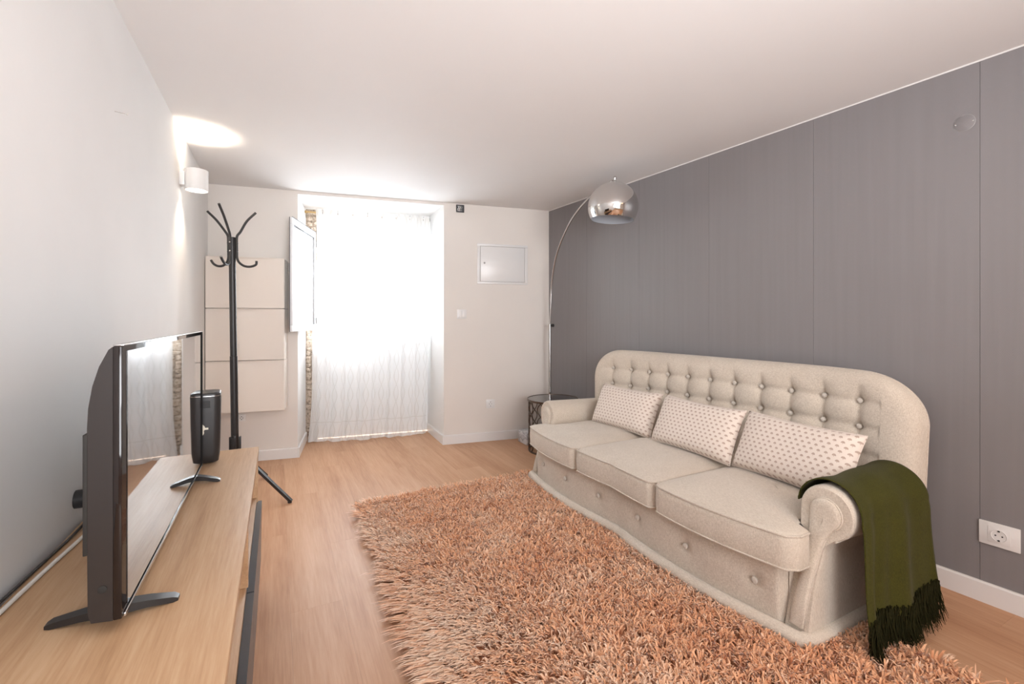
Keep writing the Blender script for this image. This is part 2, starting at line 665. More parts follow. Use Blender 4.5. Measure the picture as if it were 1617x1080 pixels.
# white niche linings (jambs and soffit whiter than the back wall)
Geo().prism([(0.637, 0.0005), (0.6385, 0.0005), (0.6385, 0.55), (0.637, 0.55)], 2, 0, ZL, BW).make('trim_2', M_WALL, kind='structure', smooth=0)
Geo().prism([(1.842, 0.0005), (1.8405, 0.0005), (1.7735, 0.55), (1.775, 0.55)], 2, 0, ZL, BW).make('trim_3', M_WALL, kind='structure', smooth=0)
Geo().prism([(0.6385, 0.0005), (1.8405, 0.0005), (1.7735, 0.55), (0.6385, 0.55)], 2, ZL - 0.0015, ZL, BW).make('trim_4', M_WALL, kind='structure', smooth=0)
# wall over the window, rubble strip beside it
g = Geo()
g.box((0.735, 0.56, 1.99), (1.80, 0.66, ZL), xf=BW)
g.make('wall_window', M_WALL, kind='structure', smooth=0)
Geo().box((0.735, 0.585, 0), (1.80, 0.592, 0.90), xf=BW).make('added_panel', M_OPAL, kind='structure', smooth=0)  # added panel, lets daylight through to brighten the lower curtain
jamb = Geo().box((0.56, 0.555, 0), (0.735, 0.66, ZL), xf=BW).make('wall_jamb', M_MORTAR, kind='structure', smooth=0)


def stone(c, r):
    bm = bmesh.new()
    bmesh.ops.create_icosphere(bm, subdivisions=2, radius=1)
    for v in bm.verts:
        k = 1 + random.uniform(-0.13, 0.13)
        s = [max(-0.8, min(0.8, q)) for q in v.co]
        v.co = Vector((c[0] + s[0] * r[0] * k, c[1] + s[1] * r[1] * k, c[2] + s[2] * r[2] * k))
    g = Geo()
    g.take(bm, BW)
    return g


z = 0.03
while z < 2.13:
    h = random.uniform(0.035, 0.075)
    if random.random() < 0.55:
        w = random.uniform(0.035, 0.06)
        stone((0.64 + w / 2, 0.553, z + h / 2), (w * 0.62, 0.013, h * 0.60)).make('stone', M_STONE, jamb, smooth=60)
        stone((0.645 + w + (0.09 - w) / 2, 0.553, z + h / 2 + 0.006), ((0.09 - w) * 0.62, 0.012, h * 0.52)).make('stone', M_STONE, jamb, smooth=60)
    else:
        stone((0.687, 0.553, z + h / 2), (0.058, 0.013, h * 0.60)).make('stone', M_STONE, jamb, smooth=60)
    z += h * 0.98


# floor planks
def clip(poly, a, b, c):
    out = []
    for i in range(len(poly)):
        p, q = poly[i], poly[(i + 1) % len(poly)]
        dp, dq = a * p[0] + b * p[1] - c, a * q[0] + b * q[1] - c
        if dp <= 0:
            out.append(p)
        if (dp < 0 < dq) or (dq < 0 < dp):
            t = dp / (dp - dq)
            out.append((p[0] + (q[0] - p[0]) * t, p[1] + (q[1] - p[1]) * t))
    return out


PW, PL, GAP = 0.192, 1.285, 0.00018
nrow = 0
x = -0.481 - 0.05
while x < 2.75:
    y = -0.9 + [0, 0.45, 0.93, 0.2, 0.72, 1.1][nrow % 6] - 1.2
    while y < 5.0:
        poly = [(x + GAP, max(y + GAP, -1.2)), (x + PW - GAP, max(y + GAP, -1.2)), (x + PW - GAP, y + PL - GAP), (x + GAP, y + PL - GAP)]
        if y + PL > -1.1:
            poly = clip(poly, -1, 0, 0.483)
            poly = clip(poly, -RY, RX, -RY * (R0[0] + 0.004) + RX * R0[1]) if poly else poly
            # back: keep to the far side of the niche
            nb = (-EY, EX)
            poly = clip(poly, nb[0], nb[1], nb[0] * B0[0] + nb[1] * B0[1] + 0.56) if len(poly) > 2 else poly
            if len(poly) > 2:
                g = Geo()
                g.prism(poly, 2, -0.008, 0.0, bev=0)
                g.make('plank', M_FLOOR, floor, smooth=0)
        y += PL
    x += PW
    nrow += 1

# baseboards
BH = 0.082


def bb_prof(o0, d):
    return o0 + d


def baseboard(name, fn, a, b, h=BH, th=0.013):
    g = Geo()
    prof = [(0, 0), (-th, 0), (-th, h - 0.006), (-th + 0.004, h), (0, h)]
    V, F = [], []
    n = len(prof)
    for t in (a, b):
        for (o, zz) in prof:
            V.append(fn(t, o, zz))
    for i in range(n):
        j = (i + 1) % n
        F.append((i, n + i, n + j, j))
    F += [tuple(range(n))[::-1], tuple(range(n, 2 * n))]
    g.add(V, F)
    return g.make(name, M_TRIM, kind='structure', smooth=0)


baseboard('baseboard_back', BW, 0.004, 0.637)
baseboard('baseboard_corner', BW, 1.842, 2.86)
baseboard('baseboard_right', lambda s, o, z: RW(s, 0.0024 - o, z), 0.0, 6.1)
baseboard('baseboard_left', lambda t, o, z: (-0.481 - o, t, z), YR, 4.21)
g = Geo()
baseboard('baseboard_niche_left', lambda t, o, z: BW(0.6385 - o, t, z), -0.013, 0.53)
dx = (1.775 - 1.842) / 0.55
baseboard('baseboard_niche_right', lambda t, o, z: BW(1.8405 + dx * t + o, t, z), -0.013, 0.54)

# ------------------------------------------------------------------ window
WZ0, WZ1 = 0.90, 1.99
g = Geo()
g.box((0.735, 0.53, WZ0), (1.80, 0.60, WZ0 + 0.045), 0.003, BW)
g.box((0.735, 0.53, WZ1 - 0.045), (1.80, 0.60, WZ1), 0.003, BW)
g.box((0.735, 0.53, WZ0), (0.775, 0.60, WZ1), 0.003, BW)
g.box((1.75, 0.53, WZ0), (1.80, 0.60, WZ1), 0.003, BW)
win = g.make('window_1', M_PVC, kind='structure')


def casement(xf, W, z0, z1, parent, name, th=0.05, refl=None):
    g = Geo()
    fr = 0.052
    g.box((0, 0, z0), (W, th, z0 + fr), 0.004, xf)
    g.box((0, 0, z1 - fr), (W, th, z1), 0.004, xf)
    g.box((0, 0, z0 + fr), (fr, th, z1 - fr), 0.004, xf)
    g.box((W - fr, 0, z0 + fr), (W, th, z1 - fr), 0.004, xf)
    c = g.make(name, M_PVC, parent)
    Geo().box((fr - 0.004, th * 0.4, z0 + fr - 0.004), (W - fr + 0.004, th * 0.4 + 0.004, z1 - fr + 0.004), 0, xf).make('pane', refl or M_GLASS, c, smooth=0)
    g = Geo()
    t = 0.005
    for yy in (-0.0005, th - 0.0045):
        g.box((fr - t, yy, z1 - fr - t), (W - fr + t, yy + 0.005, z1 - fr), 0, xf)
        g.box((fr - t, yy, z0 + fr), (fr, yy + 0.005, z1 - fr), 0, xf)
        g.box((W - fr, yy, z0 + fr), (W - fr + t, yy + 0.005, z1 - fr), 0, xf)
    g.make('glazing_seal', M_SEAL, c, smooth=0)
    g = Geo()
    g.box((0.0, -0.001, z1), (W, th * 0.25, z1 + 0.003), 0, xf)
    g.box((W, th * 0.8, z0), (W + 0.003, th, z1), 0, xf)
    g.make('edge_seal', M_SEAL, c, smooth=0)
    return c


hx, hy, _z = BW(0.740, 0.40, 0)
lx, ly, _z = BW(0.630, -0.24, 0)
lx, ly = lx - hx, ly - hy
LL = sqrt(lx * lx + ly * ly)
ux, uy = lx / LL, ly / LL


def LEAF(a, b, z):      # a along the leaf from the hinge, b across it (towards the left)
    return (hx + ux * a + uy * b, hy + uy * a - ux * b, z)


leaf = casement(LEAF, LL, 1.036, 1.922, win, 'open_casement', 0.022, M_GLASS2)
g = Geo()
g.box((LL - 0.042, 0.022, 1.540), (LL - 0.018, 0.027, 1.585), 0.003, LEAF)
g.box((LL - 0.036, 0.027, 1.558), (LL - 0.024, 0.038, 1.570), 0.003, LEAF)
g.box((LL - 0.037, 0.032, 1.500), (LL - 0.023, 0.040, 1.572), 0.004, LEAF)
g.make('casement_handle', M_GREYPL, leaf)
g = Geo()
for zz in (1.12, 1.82):
    g.tube([LEAF(0.0, 0.0, zz - 0.03), LEAF(0.0, 0.0, zz + 0.03)], 0.009, 8)
g.make('hinge', M_GREYPL, leaf)
casement(lambda a, b, z: BW(1.262 + a, 0.535 + b, z), 0.50, WZ0 + 0.03, WZ1 - 0.03, win, 'closed_casement')

# curtain rod and curtain
RODZ, RODO = 2.122, 0.445
rod = root('curtain_rod', BW(1.21, RODO, RODZ), 'thin brass curtain rod across the top of the window niche', 'curtain rod')
Geo().tube([BW(0.655, RODO + 0.03, RODZ), BW(1.772, RODO + 0.03, RODZ)], 0.008, 12).make('rod', M_BRASS, rod)
for t, s in ((0.655, -1), (1.775, 1)):
    Geo().lathe([(0.009, 0), (0.017, 0.001), (0.017, 0.008), (0.011, 0.012), (0.011, 0.018)], BW(t, RODO + 0.03, RODZ), 16, (s * EX, s * EY, 0)).make('finial', M_BRASS if s < 0 else M_GREYPL, rod)

NU, NZ = 190, 70
CW = 1.55
P, UV = [], []
for i in range(NU + 1):
    a = i / NU
    row = []
    for j in range(NZ + 1):
        b = j / NZ                       # 0 top, 1 hem
        flare = b ** 2.2
        t0 = 0.728 - 0.072 * flare + (0.012 * sin(b * 9))
        t1 = 1.778 - 0.035 * flare
        t = t0 + (t1 - t0) * a
        amp = 0.008 + 0.004 * b
        fold = amp * sin(2 * pi * (a * 8.3 + 0.12 * sin(3.2 * b + a * 7))) + 0.5 * amp * b * sin(2 * pi * (a * 17 + 0.4 * b))
        big = (-0.055 * sin(pi * a) * flare) + 0.012 * flare * sin(a * 13)
        o = RODO + fold + big * 0.9
        t += 0.006 * cos(2 * pi * a * 8.3)
        bot = 0.006 + 0.006 * (1 + sin(a * 23)) * 0.5
        zz = 2.152 - (2.152 - bot) * b
        if b > 0.975:                    # hem breaks on the floor towards the room
            k = (b - 0.975) / 0.025
            o -= 0.018 * k * (1 + 0.7 * sin(a * 31) + 0.4 * sin(a * 67))
        row.append(BW(t, o, zz))
        UV.append((a * CW, (1 - b) * 2.14))
    P.append(row)
g = Geo().grid(P)
cur = g.make('curtain', M_CURTAIN, recalc=False, smooth=180, org=BW(1.24, RODO, 0))
tag(cur, 'long sheer white curtain with faint lattice pattern over bright window niche', 'curtain')
uvl = cur.data.uv_layers.new(name='UVMap')
vi = np.zeros(len(cur.data.loops), dtype=np.int32)
cur.data.loops.foreach_get('vertex_index', vi)
uvl.data.foreach_set('uv', np.array(UV, dtype=np.float32)[vi].ravel())
for k in range(8):
    a = (k + 0.5) / 8.0
    c = BW(0.728 + 1.05 * a, RODO, RODZ)
    Geo().lathe([(0.019, -0.002), (0.024, -0.002), (0.024, 0.002), (0.019, 0.002)], c, 18, (EX, EY, 0), closed=True).make('eyelet', M_SILVER, cur)

# ------------------------------------------------------------------ rug
RX0, RX1, RY0, RY1 = 0.42, 1.92, 0.50, 2.86
rug = root('shag_rug', (1.2, 1.7, 0), 'large peach-orange shaggy rug lying on the floor in front of the sofa', 'rug')
Geo().box((RX0 + 0.02, RY0 + 0.02, 0.001), (RX1 - 0.02, RY1 - 0.02, 0.012), 0.002).make('backing', M_RUGBACK, rug)


def vnoise(x, y, seed, sc):
    r = np.random.default_rng(seed)
    G = r.random((64, 64))
    x, y = x * sc, y * sc
    xi, yi = np.floor(x).astype(int), np.floor(y).astype(int)
    fx, fy = x - xi, y - yi
    fx, fy = fx * fx * (3 - 2 * fx), fy * fy * (3 - 2 * fy)
    g = lambda a, b: G[a % 64, b % 64]
    return (g(xi, yi) * (1 - fx) * (1 - fy) + g(xi + 1, yi) * fx * (1 - fy) + g(xi, yi + 1) * (1 - fx) * fy + g(xi + 1, yi + 1) * fx * fy)


NT = 13500                     # tufts
tx = rng.uniform(RX0 + 0.01, RX1 - 0.01, NT)
ty = rng.uniform(RY0 + 0.01, RY1 - 0.01, NT)
keep = ~((tx > 1.66) & (ty > 0.98) & (ty < 2.74)) & (ty > 0.45)
tx, ty = tx[keep], ty[keep]
NT = len(tx)
K = 8
bx = np.repeat(tx, K) + rng.normal(0, 0.006, NT * K)
by = np.repeat(ty, K) + rng.normal(0, 0.006, NT * K)
n = NT * K
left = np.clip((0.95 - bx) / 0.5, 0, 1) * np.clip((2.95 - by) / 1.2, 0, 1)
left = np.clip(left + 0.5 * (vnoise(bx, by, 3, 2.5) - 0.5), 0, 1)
lean_a = np.repeat(rng.uniform(0, 2 * pi, NT), K) * 1.0 + rng.normal(0, 0.9, n)
lean_k = np.repeat(rng.uniform(0.3, 1.0, NT), K) * rng.uniform(0.5, 1.2, n)
lxv = np.cos(lean_a) * lean_k * (1 - 0.5 * left) - 1.15 * left
lyv = np.sin(lean_a) * lean_k * (1 - 0.6 * left) - 0.15 * left
# edges splay outwards
ed = lambda d: np.clip(1 - d / 0.05, 0, 1)
lxv += -0.9 * ed(bx - RX0) + 0.9 * ed(RX1 - bx)
lyv += -0.9 * ed(by - RY0) + 0.7 * ed(RY1 - by)
ln = rng.uniform(0.034, 0.052, n)
hgt = ln * (0.85 - 0.30 * left) * rng.uniform(0.75, 1.1, n)
near_sofa = np.clip(1 - np.abs(bx - 1.62) / 0.10, 0, 1) * (by > 0.9) * (by < 2.8)
hgt *= 1 - 0.45 * near_sofa
lxv -= 0.7 * near_sofa
ang = rng.uniform(0, 2 * pi, n)
w = rng.uniform(0.0022, 0.0040, n)
wx, wy = np.cos(ang) * w, np.sin(ang) * w
lev = [(0.0, 0.0, 1.0), (0.55, 0.30, 1.15), (0.92, 0.75, 0.8)]
V = np.zeros((n, 7, 3), dtype=np.float32)
for li, (hz, hl, ww) in enumerate(lev):
    for s, sg in ((0, -1), (1, 1)):
        V[:, li * 2 + s, 0] = bx + lxv * ln * hl + sg * wx * ww
        V[:, li * 2 + s, 1] = by + lyv * ln * hl + sg * wy * ww
        V[:, li * 2 + s, 2] = 0.010 + hgt * hz
V[:, 6, 0] = bx + lxv * ln * 1.05
V[:, 6, 1] = by + lyv * ln * 1.05
V[:, 6, 2] = 0.010 + hgt * rng.uniform(0.80, 1.0, n)
V[:, :, 0] = V[:, :, 0] - 1.2
V[:, :, 1] = V[:, :, 1] - 1.7
base = (np.arange(n) * 7)[:, None]
q1 = base + np.array([[0, 1, 3, 2]])
q2 = base + np.array([[2, 3, 5, 4]])
t1 = base + np.array([[4, 5, 6]])
loops = np.concatenate([q1, q2, t1], axis=1).astype(np.int32).ravel()
me = bpy.data.meshes.new('pile')
me.vertices.add(n * 7)
me.vertices.foreach_set('co', V.ravel())
me.loops.add(len(loops))
me.loops.foreach_set('vertex_index', loops)
me.polygons.add(n * 3)
st = (np.arange(n)[:, None] * 11 + np.array([[0, 4, 8]])).astype(np.int32).ravel()
me.polygons.foreach_set('loop_start', st)
me.update(calc_edges=True)
me.shade_smooth()
tint = np.clip(0.42 + 0.45 * (vnoise(bx, by, 5, 7) - 0.5) + np.repeat(rng.normal(0, 0.12, NT), K) + rng.normal(0, 0.13, n) + 0.35 * left, 0, 1)  # paler on the left: light caught by leaning pile, put into the colour
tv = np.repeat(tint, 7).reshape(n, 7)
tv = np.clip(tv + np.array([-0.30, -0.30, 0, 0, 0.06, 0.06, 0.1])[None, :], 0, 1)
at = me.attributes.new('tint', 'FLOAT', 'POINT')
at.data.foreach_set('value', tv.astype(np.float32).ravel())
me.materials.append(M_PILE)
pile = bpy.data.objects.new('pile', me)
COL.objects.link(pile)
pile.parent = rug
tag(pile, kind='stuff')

# ------------------------------------------------------------------ sofa
YC = 1.855
ZB = 0.016
sofa = root('sofa', (2.0, YC, 0), 'long beige linen three-seat sofa with button-tufted back and rolled arms', 'sofa')


def front_x(y):
    s = min(1.0, abs(y - YC) / 0.94)
    return 1.590 - 0.025 * (1 - s * s) - 0.036 * sin(pi * s)


def wall_x(y):
    return 2.353 - 0.0597 * (y - 3.778)


# tufted front panel
bys = [2.62, 2.37, 2.02, 1.80, 1.45, 1.20]
bys = [YC + d for d in (0.76, 0.46, 0.155, -0.155, -0.46, -0.76)]
P = []
ny, nz = 150, 22
for i in range(ny + 1):
    y = YC - 0.86 + 1.72 * i / ny
    row = []
    for j in range(nz + 1):
        zz = 0.05 + 0.235 * j / nz
        d = 0.0
        for b in bys:
            r2 = (y - b) ** 2 + (zz - 0.165) ** 2
            d += 0.014 * math.exp(-r2 / 0.0010) + 0.010 * math.exp(-r2 / 0.012)
        bulge = -0.012 * sin(pi * j / nz)
        curl = 0.07 * max(0.0, (abs(y - YC) - 0.845) / 0.015) ** 2
        row.append((front_x(y) + 0.018 + d + bulge + curl, y, zz))
    P.append(row)
g = Geo().grid(P)
g.add([(1.63, YC - 0.86, 0.05), (1.63, YC + 0.86, 0.05), (1.63, YC + 0.86, 0.285), (1.63, YC - 0.86, 0.285),
       (2.30, YC - 0.86, 0.05), (2.30, YC + 0.86, 0.05), (2.30, YC + 0.86, 0.285), (2.30, YC - 0.86, 0.285)],
      [(0, 4, 5, 1), (3, 2, 6, 7), (0, 3, 7, 4), (1, 5, 6, 2), (4, 7, 6, 5)])
base = g.make('base_panel', M_LINEN, sofa, smooth=60)
for b in bys:
    Geo().lathe([(0.0, 0.008), (0.006, 0.0075), (0.011, 0.005), (0.0125, 0.001), (0.011, -0.004)], (front_x(b) + 0.020, b, 0.165), 16, (-1, 0, 0.0)).make('button', M_BUTTON, base)

# rounded rail that follows the serpentine front and both sides
pts = [(2.40, YC - 0.945, 0), (2.0, YC - 0.945, 0), (1.66, YC - 0.945, 0), (1.612, YC - 0.935, 0)]
for i in range(61):
    y = YC - 0.925 + 1.85 * i / 60
    pts.append((front_x(y), y, 0))
pts += [(1.612, YC + 0.935, 0), (1.66, YC + 0.945, 0), (2.0, YC + 0.945, 0), (2.36, YC + 0.945, 0)]
rp = []
for i, p in enumerate(pts):
    rp.append(Vector((p[0], p[1], ZB + 0.026)))
g = Geo()
g.tube(rp, 0.026, 12)
g.make('base_rail', M_LINEN, sofa, smooth=60)

# arms
SCZ, SCR = 0.455, 0.093
ASC = 0.935          # scroll centre offset from the sofa centre line


def spine(z):
    return -0.036 * (1 - sstep(0.30, SCZ, z))


def arm(sgn):
    yc = YC + sgn * ASC

    def Y(d):        # d measured outwards from scroll centre
        return yc + sgn * d
    prof = [(-0.080, 0.045), (0.008, 0.045), (0.008, 0.12), (0.004, 0.22), (0.006, 0.30), (0.012, 0.345)]
    a0 = math.atan2(-0.085, 0.038)
    n = 30
    for k in range(n + 1):
        a = a0 + (pi + 0.05 - a0) * k / n
        prof.append((SCR * cos(a), SCZ - 0.001 + SCR * sin(a)))
    prof += [(-0.088, 0.38), (-0.082, 0.25)]
    # resample-free extrusion along x with a leaning, softly rounded front
    xs = [(0.0, 0.90), (0.006, 0.955), (0.016, 0.99), (0.03, 1.0)]

    def xf(z):
        return 1.603 + 0.117 * sstep(0.02, 0.46, z) if z < 0.46 else 1.72
    cen = (-0.035, 0.30)
    rows = []
    for (dx, k) in xs:
        r = []
        for (d, z) in prof:
            cd_, cz_ = (0.0, SCZ) if z > SCZ else (spine(z), max(z, 0.07))
            dd = cd_ + (d - cd_) * k
            zz = cz_ + (z - cz_) * k
            r.append((xf(z) + dx, Y(dd), zz))
        rows.append(r)
    for q in range(1, 17):
        t = q / 16
        r = []
        for (d, z) in prof:
            x0 = xf(z) + 0.03
            zz = z - (0.018 * t if z > 0.36 else 0)
            kk = sqrt(max(0.0, 1 - max(0.0, (t - 0.85) / 0.15) ** 2)) if z > 0.36 else 1.0
            kk = 0.15 + 0.85 * kk
            zz = SCZ - 0.018 * t + (zz - SCZ + 0.018 * t) * kk if z > 0.36 else zz
            r.append((x0 + (2.275 - x0) * t, Y(d * kk if z > 0.36 else d), zz))
        rows.append(r)
    g = Geo().grid(rows, close_v=True)
    # front cap as a fan grid towards the mid line
    m = len(prof)
    cap = []
    for k in (1.0, 0.6, 0.2, 0.0):
        r = []
        for (p, (d, z)) in zip(rows[0], prof):
            cz = SCZ if z > SCZ else z
            cd_ = spine(z)
            px, py, pz = p
            r.append((px - 0.002 * (1 - k), Y(cd_) + (py - Y(cd_)) * k, cz + (pz - cz) * k))
        cap.append(r)
    g.grid(cap, close_v=True)
    a = g.make('arm', M_LINEN, sofa, smooth=50)
    # keyhole facing: bulb in the scroll, slender tail to the floor rail
    out = []
    for k in range(25):
        ang = -0.30 * pi + (1.36 * pi) * k / 24
        out.append((0.052 * cos(ang), SCZ - 0.004 + 0.055 * sin(ang)))
    tail_in = [(-0.050, 0.40), (-0.046, 0.33), (-0.048, 0.25), (-0.056, 0.16), (-0.058, 0.075)]
    tail_out = [(-0.010, 0.075), (-0.009, 0.16), (-0.006, 0.25), (0.000, 0.33), (0.012, 0.375)]
    poly = out + tail_in + tail_out
    rows = []
    n = len(poly)
    cens = []
    for (d, z) in poly:
        cens.append((spine(min(z, SCZ)) * 0.9, SCZ if z > SCZ else max(z, 0.09)))
    for (k, dx) in ((1.0, 0.004), (1.0, -0.006), (0.90, -0.0125), (0.6, -0.0155), (0.15, -0.0165), (0.0, -0.0166)):
        r = []
        for (d, z), (c0, c1) in zip(poly, cens):
            r.append((xf(z) + dx, Y(c0 + (d - c0) * k), c1 + (z - c1) * k))
        rows.append(r)
    Geo().grid(rows, close_v=True).make('arm_facing', M_LINEN, a, smooth=60)
    pts = [(xf(z) - 0.004, Y(d * 1.03), z) for (d, z) in poly]
    Geo().tube(pts[-5:][::1] and pts, 0.0032, 6).make('piping', M_PIPING, a, smooth=60)
    # seam where the scroll meets the outer side
    Geo().tube([(1.70 + 0.50 * t, Y(0.041), 0.371 - 0.018 * t) for t in (0, 0.5, 1)], 0.003, 6).make('piping', M_PIPING, a)
    return a


arm(-1)
arm(1)

# seat cushions (T shaped at the two ends)
def seat_cushion(y0, y1, wide_lo, wide_hi):
    """box cushion with crowned top; y0..y1 at the front, narrower behind the arms on the flagged side"""
    W = y1 - y0
    nx, nyy = 26, 28
    zt, zb = 0.388, 0.262
    back = 2.24

    def outline(t):
        """closed outline, returns list"""
    # build as stacked rings of the same outline
    def side_lo(x):
        return y0 + (0.085 * sstep(1.655, 1.70, x) if wide_lo else 0.0)

    def side_hi(x):
        return y1 - (0.085 * sstep(1.655, 1.70, x) if wide_hi else 0.0)
    ring = []
    R = 0.035
    nf = 26
    fx = lambda y: front_x(y) - 0.022 - 0.012 * sin(pi * (y - y0) / W)
    for i in range(nf + 1):
        a = i / nf
        y = y0 + W * a
        e = min(a, 1 - a) * W
        off = R - sqrt(max(0, R * R - (R - e) ** 2)) if e < R else 0
        ring.append((fx(y) + off * 1.0, y))
    xs = [1.60, 1.62, 1.64, 1.655, 1.668, 1.68, 1.69, 1.70, 1.75, 1.85, 2.0, 2.15, back]
    for x in xs:
        if x > ring[nf][0] + 0.004:
            ring.append((x, side_hi(x)))
    nb = 12
    for i in range(1, nb):
        ring.append((back, side_hi(back) + (side_lo(back) - side_hi(back)) * i / nb))
    for x in xs[::-1]:
        if x > ring[0][0] + 0.004:
            ring.append((x, side_lo(x)))
    cx, cy = (1.60 + back) / 2, (y0 + y1) / 2

    def crown(x, y):
        ex = min(1, (x - 1.53) / 0.25, (back - x) / 0.10 + 0.02)
        ey = min(1, max(0, min(y - side_lo(x), side_hi(x) - y)) / 0.15)
        return 0.036 * max(0, sin(0.5 * pi * max(0, ex))) ** 0.8 * max(0, sin(0.5 * pi * max(0, ey))) ** 0.7
    rows = []
    lev = [(zb + 0.0, 0.960), (zb + 0.005, 0.985), (zb + 0.014, 0.997), (zb + 0.04, 1.004), ((zt + zb) / 2, 1.008), (zt - 0.03, 1.004), (zt - 0.004, 0.998)]
    for zz, k in lev:
        inset = (1 - k) * 0.28
        r = []
        for (x, y) in ring:
            dx_, dy_ = x - cx, y - cy
            l = sqrt(dx_ * dx_ + dy_ * dy_)
            r.append((x - dx_ / l * inset, y - dy_ / l * inset, zz))
        rows.append(r)
    for k in (0.985, 0.95, 0.90, 0.8, 0.65, 0.5, 0.35, 0.2, 0.06, 0.0):
        r = []
        for (x, y) in ring:
            xx, yy = cx + (x - cx) * k, cy + (y - cy) * k
            r.append((xx, yy, zt + crown(xx, yy)))
        rows.append(r)
    bot = []
    for k in (0.05, 0.5, 0.96):
        bot.append([(cx + (x - cx) * k, cy + (y - cy) * k, zb) for (x, y) in ring])
    g = Geo().grid(bot + rows, close_v=True)
    c = g.make('seat_cushion', M_LINEN, sofa, smooth=60)
    Geo().tube([(x, y, zt - 0.001) for (x, y) in ring + ring[:1]], 0.0042, 6, caps=False).make('piping', M_PIPING, c, smooth=60)
    Geo().tube([(x, y, zb + 0.010) for (x, y) in ring + ring[:1]], 0.0036, 6, caps=False).make('piping', M_PIPING, c, smooth=60)
    return c


G3 = 0.0015
seat_cushion(YC - 0.915, YC - 0.307 - G3, True, False)
seat_cushion(YC - 0.307 + G3, YC + 0.307 - G3, False, False)
seat_cushion(YC + 0.307 + G3, YC + 0.925, False, True)

# tufted backrest
HB, RYC, RZC = 0.985, 0.24, 0.21
ZT, ZBB = 0.908, 0.36
cols = [1.8675 + 0.1555 * (k - 5) for k in range(11)]
rows_z = [0.775, 0.662, 0.548]


def half_w(z):
    z0 = ZT - RZC
    if z <= z0:
        return HB - 0.012 * (z0 - z) / 0.3
    u = min(1, (z - z0) / RZC)
    return HB - RYC * (1 - sqrt(max(0, 1 - u * u)))


def back_surface(a, b):
    """returns mid x and half thickness for a in [-1,1], b in [0,1]"""
    z = ZBB + (ZT - ZBB) * b
    y = YC + a * half_w(z)
    E = max(0.0, (1 - abs(a) ** 9)) * max(0.0, (1 - b ** 9))
    T = (0.088 + 0.062 * abs(a) ** 5) * E ** 0.45
    full = 0.088 + 0.062 * abs(a) ** 5
    lean = 0.035 * (1 - b)
    mid = wall_x(y) - 0.025 - full
    return y, z, mid, T, lean, full


NA, NB = 300, 84
front, rear = [], []
for i in range(NA + 1):
    q = -1 + 2 * i / NA
    a = math.copysign(1 - (1 - abs(q)) ** 1.35, q) if abs(q) > 0 else 0
    a = math.copysign(min(1.0, 0.55 * abs(q) + 0.45 * (1 - (1 - abs(q)) ** 1.8)), q) if q else 0
    rf, rr = [], []
    for j in range(NB + 1):
        s = j / NB
        b = 0.6 * s + 0.4 * (1 - (1 - s) ** 2)
        y, z, mid, T, lean, full = back_surface(a, b)
        d = 0.0
        lim = sstep(0.875, 0.80, z)
        inside = 1.0 if cols[0] - 0.09 < y < cols[-1] + 0.09 else 0.0
        for cy in cols:
            dy = y - cy
            if abs(dy) < 0.10:
                cr = math.exp(-(dy / 0.013) ** 2) * 0.012 + math.exp(-(dy / 0.035) ** 2) * 0.010
                d += cr * lim
                for rz in rows_z:
                    r2 = dy * dy + (z - rz) ** 2
                    d += 0.012 * math.exp(-r2 / 0.00035) + 0.010 * math.exp(-r2 / 0.0022)
        if inside:
            for rz in rows_z:
                d += 0.0075 * math.exp(-((z - rz) / 0.016) ** 2) + 0.004 * math.exp(-((z - rz) / 0.03) ** 2)
        d *= min(1.0, T / full * 1.0) ** 2
        rf.append((mid - T - lean * min(1.0, T / full) + d, y, z))
        rr.append((mid + T * (0.75 if True else 1), y, z))
    front.append(rf)
    rear.append(rr)
g = Geo()
g.grid(front)
g.grid(rear)
back = g.make('backrest', M_LINEN, sofa, smooth=80, recalc=True)


def front_at(y, z):
    b = (z - ZBB) / (ZT - ZBB)
    a = (y - YC) / half_w(z)
    y, z, mid, T, lean, full = back_surface(a, b)
    return mid - T - lean


for rz in rows_z[:2]:
    for cy in cols:
        Geo().lathe([(0.0, 0.0085), (0.006, 0.0076), (0.0105, 0.0045), (0.0118, 0.0), (0.010, -0.008)], (front_at(cy, rz) + 0.026, cy, rz), 16, (-1, 0, 0.1)).make('button', M_BUTTON, back)
# piping round the outline of the back, rear edge
pp = []
for i in range(-30, 31):
    a = i / 30
    ang = a * pi / 2
for s_ in (-1, 1):
    pts = []
    for k in range(24):
        b = k / 23 * 0.97
        y, z, mid, T, lean, full = back_surface(s_ * 1.0, b)
        pts.append((mid + 0.0, YC + s_ * (half_w(z) + 0.000), z))
    Geo().tube(pts, 0.0035, 6).make('piping', M_PIPING, back)
# lower rear body
Geo().prism([(wall_x(YC - 0.93) - 0.16, YC - 0.93), (wall_x(YC - 0.93) - 0.03, YC - 0.93), (wall_x(YC + 0.93) - 0.03, YC + 0.93), (wall_x(YC + 0.93) - 0.16, YC + 0.93)],
            2, 0.05, 0.50, bev=0.045).make('rear_body', M_LINEN, sofa, smooth=60)

